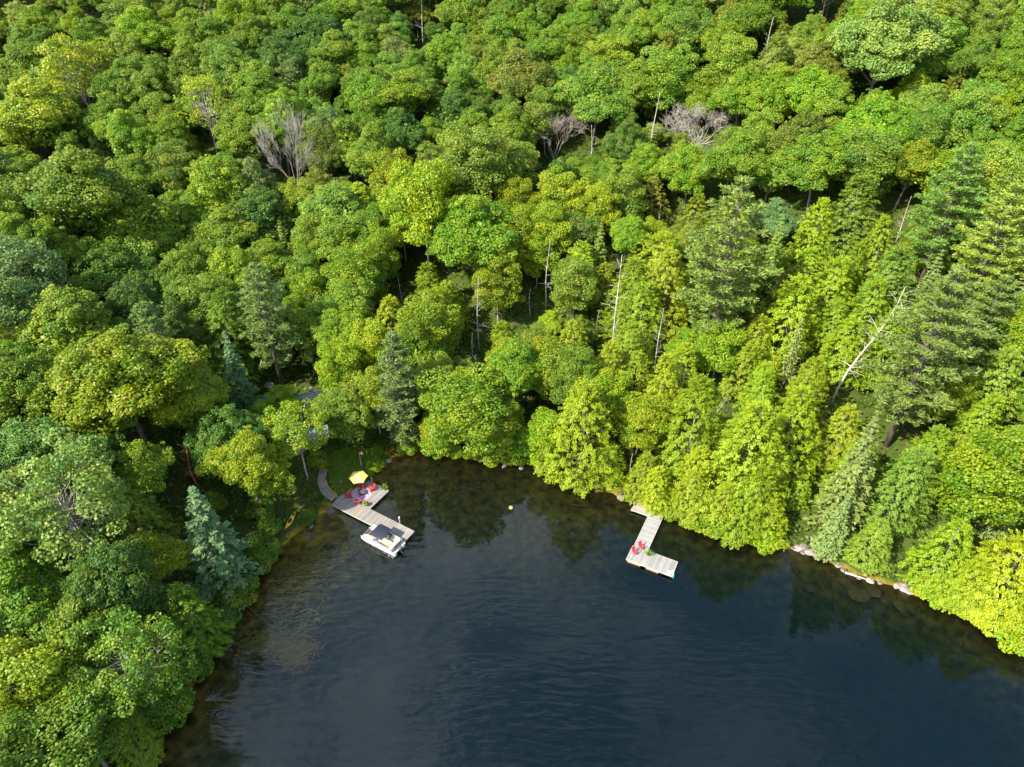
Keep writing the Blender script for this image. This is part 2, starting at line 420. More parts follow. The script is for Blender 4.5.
def p_maple(seed, H=14., rx=5., rz=4.9, lobes=6, kind='maple', bark=BARK, leaves=215, L=.245, per=22, wide=1.0):
    R = np.random.default_rng(seed)
    zc = H - rz
    pk = (.30, .56, .66) if seed % 2 else (.48, .40, .56)
    cen = [np.array([R.normal() * .5, R.normal() * .5, zc + rz * pk[0]])]; lr = [np.array([rx * pk[1], rx * pk[1], rz * pk[2]])]
    a0 = R.random() * 6.3
    for i in range(lobes):
        a = a0 + 2 * math.pi * i / lobes + R.normal() * .25; q = R.uniform(.36, .68) * rx
        cen.append(np.array([math.cos(a) * q, math.sin(a) * q, zc + rz * R.uniform(-.45, .28)])); s = R.uniform(.30, .56)
        lr.append(np.array([rx * s, rx * s, rz * s * R.uniform(.75, 1.0)]))
    C = []
    for k, (c, r) in enumerate(zip(cen, lr)):
        for q in ellipsoid_clumps(R, per, r[0], r[0], 0, -.45, (.78, 1.06)):
            p = c + q * np.array([1, 1, r[2] / r[0]])
            if any(np.sum(((p - c2) / r2) ** 2) < .55 for k2, (c2, r2) in enumerate(zip(cen, lr)) if k2 != k): continue
            C.append(p)
    C = np.array(C)
    inner = ellipsoid_clumps(R, 9, rx * .5, rz * .5, zc, -.9)
    V, T = clump_leaves(R, C, R.uniform(.55, 1.2, len(C)) * wide, leaves, L, .74, np.array([0, 0, zc - rz * .4]), .5, .42)
    V2, T2 = clump_leaves(R, inner, R.uniform(1.5, 2.2, len(inner)), 90, .5, .8)
    k = 90; w_ = R.integers(0, len(cen), k); D = unit(R.normal(size=(k, 3))); D[:, 2] = np.where(D[:, 2] < -.45, -D[:, 2], D[:, 2])
    tips = np.array(cen)[w_] + D * np.array(lr)[w_] * R.uniform(1.05, 1.42, k)[:, None]
    Vt, Tt = clump_leaves(R, tips, R.uniform(.28, .6, k), 42, L * .95, .6, np.array([0, 0, zc - rz * .3]), .5, .5)
    V2 = np.concatenate([V2, Vt]); T2 = np.concatenate([T2, Tt])
    k = 5200; w_ = R.integers(0, len(cen), k); D = unit(R.normal(size=(k, 3))); D[:, 2] = np.where(D[:, 2] < -.3, -D[:, 2], D[:, 2])
    P = np.array(cen)[w_] + D * np.array(lr)[w_] * R.uniform(.9, 1.2, k)[:, None]
    Vx = leaf_quads(R, P, unit(D * .4 + np.array([0, 0, .6]) + R.normal(size=(k, 3)) * .5), L * R.uniform(.7, 1.25, k), L * .75)
    V = np.concatenate([V, Vx]); T = np.concatenate([T, np.clip(R.normal(.52, .12, k), 0, 1)])
    mb = MB(); limb_tree(mb, R, H, .26, list(C[::6]) + list(inner[::2]), H * .3, H * .35)
    finish(kind, np.concatenate([V, V2]), np.concatenate([T, T2]), mb, LEAF, bark)

def p_birch(seed, kind='birch', H=15., rx=3.9, rz=5.8, n=70, leaves=230, L=.25, bark=BARK_PALE, jit=(.5, 1.1), rr=(.75, 1.5), lim=2):
    R = np.random.default_rng(seed)
    zc = H - rz
    C = ellipsoid_clumps(R, n, rx * .9, rz * .9, zc, -.75, jit)
    V, T = clump_leaves(R, C, R.uniform(*rr, len(C)), leaves, L, .72, np.array([0, 0, zc - 2]), .35, .6)
    mb = MB(); limb_tree(mb, R, H, .17, list(C[::lim]), H * .35, H * .4, bend=.1)
    finish(kind, V, T, mb, LEAF, bark)

def p_cedar(seed, H=13., rb=3.0, n=760, kind='cedar', droop=.5, lv=30, L=.24, W=.10, tip=.78):
    R = np.random.default_rng(seed)
    t = R.random(n) ** 1.25
    prof = (1 - t) ** tip * np.minimum(1, .55 + t * 4)
    az = R.random(n) * 2 * math.pi
    lob = 1 + .18 * np.sin(az * 3 + seed) + .12 * np.sin(az * 5 + t * 9)
    r = rb * prof * R.uniform(.45, 1.03, n) * lob + .12
    z = H * (.05 + .93 * t)
    o = np.stack([np.cos(az), np.sin(az), np.zeros(n)], -1)
    C = o * r[:, None]; C[:, 2] = z
    Vs = []; Ts = []
    for i in range(n):
        d = unit(o[i] * .85 + np.array([0, 0, -droop * (1 - .7 * t[i]) + .55 * (t[i] > .9)]) + R.normal(size=3) * .34)
        side = unit(np.cross(d, [0, 0, 1.0])); k = lv
        ln = R.uniform(.45, 1.05) * (1 - .35 * t[i])
        a = R.random(k) ** .8; wv = (R.random(k) - .5) * .95 * ln * (1.05 - a * .7)
        P = C[i] + d * (a * ln)[:, None] + side * wv[:, None] + R.normal(size=(k, 3)) * .07
        N = unit(np.cross(side, d) * 1.0 + o[i] * .3 + R.normal(size=(k, 3)) * .38)
        T = unit(d + side * (wv / ln * 1.6)[:, None] + R.normal(size=(k, 3)) * .25)
        Vs.append(leaf_quads(R, P, N, L * R.uniform(.7, 1.3, k), W, T))
        Ts.append(np.clip(R.normal(R.uniform(.32, .66), .11, k) + a * .12, 0, 1))
    mb = MB(); mb.tube([(0, 0, 0), (0, 0, H * .5), (0, 0, H * .97)], [.2, .12, .02], 6)
    for i in range(0, n, 16): mb.tube([(0, 0, z[i] * .98), C[i]], [.035, .012], 3, cap=False)
    finish(kind, np.concatenate(Vs), np.concatenate(Ts), mb, NEEDLE, BARK)

def p_pine(seed, H=19., R0=4.6, kind='pine', lev=13, low=.22, slim=1.0):
    R = np.random.default_rng(seed)
    mb = MB(); mb.tube([(0, 0, 0), (.1, 0, H * .4), (0, .1, H * .75), (0, 0, H * .99)], [.34, .26, .13, .02], 7)
    Vs = []; Ts = []
    for i in range(lev):
        t = i / (lev - 1)
        z = H * (low + (0.97 - low) * t)
        Lb = R0 * slim * (math.sin(math.pi * (0.18 + .72 * t ** .85)) ** .8 if t < .5 else (1 - t) ** .75 * 1.45 + .1)
        nb = R.integers(5, 8); a0 = R.random() * 6.3
        for b_ in range(nb):
            az = a0 + 2 * math.pi * b_ / nb + R.normal() * .22; lb = Lb * R.uniform(.62, 1.12)
            o = np.array([math.cos(az), math.sin(az), 0]); s = np.array([-o[1], o[0], 0])
            rise = R.uniform(-.02, .16) + .4 * t
            tip = o * lb + np.array([0, 0, z + lb * rise])
            mb.tube([(0, 0, z - .1), o * lb * .55 + np.array([0, 0, z + lb * rise * .35]), tip], [.07, .045, .015], 4, cap=False)
            nt_ = max(4, int(lb * 4.2))
            for q in range(nt_):
                u = R.uniform(.3, 1.02); wd = .42 * lb * (1.1 - u) + .22
                P0 = o * lb * u + s * R.uniform(-1, 1) * wd + np.array([0, 0, z + lb * rise * u ** 1.5 + R.normal() * .07])
                k = 15; D = unit(R.normal(size=(k, 3)) * np.array([1, 1, .45]) + o * .7 + np.array([0, 0, .35]))
                N = unit(np.cross(D, R.normal(size=(k, 3))) + np.array([0, 0, .8]))
                P = P0 + D * .26 + R.normal(size=(k, 3)) * np.array([.12, .12, .05])
                Vs.append(leaf_quads(R, P, N, .52, .15, D)); Ts.append(np.clip(R.normal(R.uniform(.35, .65), .16, k), 0, 1))
    finish(kind, np.concatenate(Vs), np.concatenate(Ts), mb, NEEDLE, BARK)

def p_spruce(seed, H=15., R0=2.7, kind='spruce', dens=1.0):
    R = np.random.default_rng(seed)
    mb = MB(); mb.tube([(0, 0, 0), (0, 0, H * .5), (0, 0, H)], [.22, .13, .015], 6)
    Vs = []; Ts = []; lev = 24
    for i in range(lev):
        t = i / (lev - 1); z = H * (.07 + .91 * t); Lb = R0 * (1 - t) ** .85 + .15
        nb = 8 if t < .7 else 6; a0 = R.random() * 6.3
        for b_ in range(nb):
            az = a0 + 2 * math.pi * b_ / nb + R.normal() * .2; lb = Lb * R.uniform(.7, 1.12)
            o = np.array([math.cos(az), math.sin(az), 0]); s = np.array([-o[1], o[0], 0])
            mb.tube([(0, 0, z), o * lb * .9 + np.array([0, 0, z - .22 * lb])], [.04, .01], 3, cap=False)
            k = max(6, int(dens * 24 * lb / 1.5)); u = R.random(k) ** .75; wv = R.uniform(-1, 1, k) * (.32 * lb * (1.15 - u) + .08)
            P = o * (lb * u)[:, None] + s * wv[:, None]; P[:, 2] += z - .3 * lb * u + .12 * lb * u ** 3 - .05 * R.random(k)
            D = unit(o + s * (np.sign(wv) * .8)[:, None] + R.normal(size=(k, 3)) * .2 - np.array([0, 0, .15]))
            N = unit(np.array([0, 0, 1.0]) + o * .3 + R.normal(size=(k, 3)) * .4)
            Vs.append(leaf_quads(R, P, N, .42, .2, D)); Ts.append(np.clip(R.normal(.45, .16, k) + .15 * u, 0, 1))
    finish(kind, np.concatenate(Vs), np.concatenate(Ts), mb, NEEDLE, BARK)

def p_shrub(seed, H=2.0, rx=1.6, kind='shrub'):
    R = np.random.default_rng(seed)
    C = ellipsoid_clumps(R, 16, rx * .75, H * .62, H * .3, -.25)
    V, T = clump_leaves(R, C, R.uniform(.45, .8, len(C)), 250, .165, .8, np.array([0, 0, 0.]))
    mb = MB()
    for c in C[::3]: mb.tube([(0, 0, 0), c * np.array([.5, .5, .6]), c], [.04, .03, .01], 4, cap=False)
    finish(kind, V, T, mb, LEAF, BARK)

def p_dead(seed, kind, H=14., spread=.55, stems=3, depth=4, bark=BARK_GREY, r0=.2, first=.3, sq=1.0):
    R = np.random.default_rng(seed)
    mb = MB()
    def grow(p, d, L, r, k):
        n = 3; pts = [p]; dd = d
        for i in range(n):
            dd = unit((dd + R.normal(size=3) * .13 + np.array([0, 0, .07]))[None])[0]; pts.append(pts[-1] + dd * L / n)
        r2 = r * .72
        mb.tube(pts, [r + (r2 - r) * i / n for i in range(n + 1)], 5 if r > .05 else 3, cap=False)
        if k == 0: return
        for j in range(R.integers(2, 4) + (2 if k <= 2 else 0)):
            ax = unit(R.normal(size=(1, 3)))[0]; nd_ = unit((dd + np.cross(dd, ax) * spread * R.uniform(.6, 1.4) * 1.3)[None])[0]
            st = pts[-1] if j < 2 else pts[R.integers(1, n + 1)]
            grow(st, nd_, L * R.uniform(.55, .85), max(r2 * R.uniform(.6, .85), .016), k - 1)
    grow(np.array([0., 0, 0]), np.array([0, 0, 1.]), H * first, r0, 0)
    for i in range(stems):
        a = 6.28 * i / stems + R.random()
        grow(np.array([0, 0, H * first * .97]), unit(np.array([[math.cos(a) * spread, math.sin(a) * spread, sq]]))[0], H * (1 - first) * .5, r0 * .62, depth)
    PROTO.setdefault(kind, []).append((None, mb.mesh(kind, bark, True)))

def p_snag(seed, kind='snag', H=13., bark=BARK_GREY, r0=.2, stubs=16, lean=0.0, fork=True, crook=1.0):
    R = np.random.default_rng(seed); mb = MB()
    pts = [np.array([lean * H * t + .25 * crook * math.sin(t * 5 + seed), .2 * crook * math.sin(t * 4), H * t]) for t in np.linspace(0, 1, 8)]
    mb.tube(pts, [r0 * (1 - .8 * t) for t in np.linspace(0, 1, 8)], 6)
    for i in range(stubs):
        t = R.uniform(.25, .97); a = R.random() * 6.3; L = R.uniform(.5, 2.4) * (1.15 - t * .6)
        b0 = np.array([np.interp(t, np.linspace(0, 1, 8), [p[k] for p in pts]) for k in range(3)])
        d = np.array([math.cos(a), math.sin(a), R.uniform(0, .8)])
        mid = b0 + d * L * .55; e = mid + (d + R.normal(size=3) * .3) * L * .5
        mb.tube([b0, mid, e], [.06 * (1.2 - t), .04 * (1.2 - t), .012], 4, cap=False)
        if fork and L > 1: mb.tube([mid, mid + unit((d + R.normal(size=3) * .7)[None])[0] * L * .6], [.03, .01], 3, cap=False)
    PROTO.setdefault(kind, []).append((None, mb.mesh(kind, bark, True)))

for s in range(6): p_maple(100 + s, H=13.5 + (s % 3), rx=4.8 + .25 * s, rz=4.9 + .4 * (s % 2), lobes=5 + s % 3)
for s in range(2): p_maple(150 + s, H=16., rx=4.4, rz=6.6, lobes=5, kind='tall_maple', per=16)
for s in range(4): p_birch(200 + s, H=14 + s * .6, rx=3.9 + .25 * s, n=46 + 5 * s)
p_birch(231, 'thin_tree', 15, 4.8, 4.6, 60, 105, .25, BARK_PALE, (.6, 1.05), (.6, 1.1), 1)
p_birch(232, 'half_bare_tree', 15, 4.4, 4.6, 34, 60, .25, BARK_GREY, (.6, 1.05), (.6, 1.0), 1)
for s in range(4): p_cedar(300 + s, H=11. + s * .7, rb=3.5 + .25 * s, tip=.55)
for s in range(2): p_cedar(320 + s, H=14., rb=4.0, n=900, kind='hemlock', droop=.38, lv=30, L=.24, W=.10, tip=.58)
for s in range(3): p_pine(400 + s, H=19 + s)
p_pine(420, H=18., R0=2.7, kind='column_pine', lev=15, low=.1)
for s in range(2): p_spruce(500 + s)
p_spruce(520, H=14., R0=2.0, kind='thin_spruce', dens=.4)
for s in range(3): p_shrub(600 + s, 1.8 + .4 * s, 1.5 + .25 * s)
p_dead(701, 'fan_dead', 14., .34, 6, 5, BARK_GREY, .13, .16)
p_dead(702, 'rust_dead', 13., .55, 6, 5, BARK_RUST, .12, .2)
p_dead(703, 'dome_dead', 9., .95, 9, 5, BARK_GREY, .13, .25, .75)
for s in range(3): p_snag(711 + s, 'snag', 13 + s, BARK_PALE if s == 1 else BARK_GREY)
p_snag(721, 'white_snag', 12, BARK_PALE, .16, 9)
p_snag(722, 'bare_crown', 16, BARK_PALE, .16, 20)
p_snag(733, 'lean_snag', 15, BARK_GREY, .14, 40, .0, True, 2.2)
p_snag(741, 'rust_snag', 9, mat_bark('bark_rust_red', (.25, .08, .04), (.4, .16, .09), 3), .2, 40, 0, False)

# kind: (object name, category, full height, crown width, crown-centre height fraction)
KIND = {
    'maple': ('broadleaf_tree', 'tree', 14.5, 10.5, .66), 'tall_maple': ('broadleaf_tree', 'tree', 16., 9., .6),
    'birch': ('birch_tree', 'tree', 15., 8., .6), 'thin_tree': ('open_crowned_tree', 'tree', 15., 9.5, .68), 'half_bare_tree': ('half_bare_tree', 'tree', 15., 8.8, .68),
    'cedar': ('cedar_tree', 'tree', 12.8, 7.6, .42), 'hemlock': ('hemlock_tree', 'tree', 14., 8.6, .42),
    'pine': ('pine_tree', 'tree', 20., 9.5, .6), 'column_pine': ('pine_tree', 'tree', 18., 5.6, .55),
    'spruce': ('spruce_tree', 'tree', 15., 5.6, .42), 'thin_spruce': ('thin_spruce_tree', 'tree', 14., 4.2, .5), 'shrub': ('shrub', 'shrub', 2.2, 3.4, .4),
    'fan_dead': ('dead_tree', 'dead tree', 19.5, 17., .6), 'rust_dead': ('dead_tree', 'dead tree', 18., 12.5, .6), 'dome_dead': ('dead_tree', 'dead tree', 12., 10.5, .62),
    'snag': ('dead_snag', 'dead tree', 14., 4., .6), 'white_snag': ('dead_snag', 'dead tree', 12., 3., .6), 'bare_crown': ('dead_snag', 'dead tree', 16., 4.5, .7),
    'lean_snag': ('dead_snag', 'dead tree', 15., 4., .55), 'rust_snag': ('dead_snag', 'dead tree', 9., 2.2, .6)}
GROUP = {'broadleaf_tree': 'broadleaf trees of the wooded hillside', 'birch_tree': 'loose leaved birch trees on the slope', 'cedar_tree': 'feathery cedars along the slope and shore',
         'hemlock_tree': 'soft hemlocks on the slope', 'pine_tree': 'white pines standing in the forest', 'spruce_tree': 'spruces standing in the forest', 'dead_tree': 'bare dead trees in the forest',
         'dead_snag': 'dead snags in the forest', 'shrub': 'low shrubs by the water', 'open_crowned_tree': 'open crowned trees with pale limbs', 'half_bare_tree': 'half bare trees', 'thin_spruce_tree': 'thin spruces'}
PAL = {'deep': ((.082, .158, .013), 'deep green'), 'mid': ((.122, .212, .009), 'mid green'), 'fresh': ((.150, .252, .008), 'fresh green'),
       'yg': ((.185, .264, .007), 'yellow green'), 'lime': ((.200, .285, .006), 'lime green'), 'olive': ((.155, .196, .014), 'olive green'),
       'blue': ((.105, .190, .045), 'blue green'), 'teal': ((.090, .172, .062), 'teal green'), 'grey': ((.155, .222, .040), 'grey green'), 'yellow': ((.24, .30, .010), 'yellow'),
       'cream': ((.21, .28, .035), 'pale cream green'), 'pine': ((.140, .218, .030), 'soft green'), 'sage': ((.150, .242, .018), 'soft sage green'), 'ochre': ((.170, .200, .016), 'ochre green'), 'gold': ((.20, .265, .012), 'yellowish')}
_cnt = {}
TREES = []      # dicts: obj, px, py, kind, colour, w, label, anchor
rnd = random.Random(11)

def make_tree(kind, x, y, height, width, colour, lean=None, rz=None, z=None):
    name, cat, H0, W0, cf = KIND[kind]
    i = _cnt.get(kind, rnd.randrange(9)); _cnt[kind] = i + 1
    crown, trunk = PROTO[kind][i % len(PROTO[kind])]
    root = empty(name, (x, y, (hz(x, y) if z is None else z) - .1), rnd.random() * 6.28 if rz is None else rz, None, cat)
    sx = width / W0; sz = height / H0
    wob = kind in ('maple', 'tall_maple', 'birch', 'cedar', 'hemlock')
    root.scale = (sx * rnd.uniform(.86, 1.2), sx * rnd.uniform(.86, 1.2), sz) if wob else (sx, sx, sz)
    if wob: root.rotation_euler.x = rnd.gauss(0, .055); root.rotation_euler.y = rnd.gauss(0, .055)
    if lean: root.rotation_euler = (lean[0], lean[1], root.rotation_euler.z if rz is None else rz)
    t = bpy.data.objects.new('trunk', trunk); t.parent = root; COL.objects.link(t)
    if crown:
        c = bpy.data.objects.new('crown', crown); c.parent = root; COL.objects.link(c)
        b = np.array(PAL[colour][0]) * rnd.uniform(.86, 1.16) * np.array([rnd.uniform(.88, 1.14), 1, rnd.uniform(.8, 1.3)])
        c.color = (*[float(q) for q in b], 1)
    return root

CLEAR = []      # (px, py, radius, depth): windows that nearer fill trees must leave open
def place(px, py, wpx, kind, colour=None, label=None, anchor=None, hk=1.0, lean=None, rz=None, clear=0):
    name, cat, H0, W0, cf = KIND[kind]
    d = ray(px, py) / FOC; t = 40.0
    while t < 420:
        p = CAM + d * t; wm = wpx * t / FOC; hm = wm * H0 / W0 * hk
        if p[2] <= max(hz(p[0], p[1]), -.3) + hm * cf: break
        t += .3
    p = p.copy()
    for _ in range(80):
        s0 = sd(p[0], p[1])
        if s0 > (.5 if kind == 'shrub' else .9): break
        g_ = np.array([sd(p[0] + .5, p[1]) - s0, sd(p[0], p[1] + .5) - s0]); p[:2] += g_ / (np.linalg.norm(g_) + 1e-6) * .2
    o = make_tree(kind, p[0], p[1], hm, wm, colour, lean, rz, z=max(hz(p[0], p[1]), -.15))
    TREES.append(dict(o=o, x=p[0], y=p[1], r=wm / 2, px=px, py=py, kind=kind, colour=colour, wpx=wpx, label=label, anchor=anchor, depth=t))
    if clear:
        CLEAR.append((px, py, clear, t))
        if 'snag' in kind or 'bare' in kind: CLEAR.append((px, py - wpx * .9, clear * .7, t)); CLEAR.append((px, py + wpx * .9, clear * .7, t))
    return o
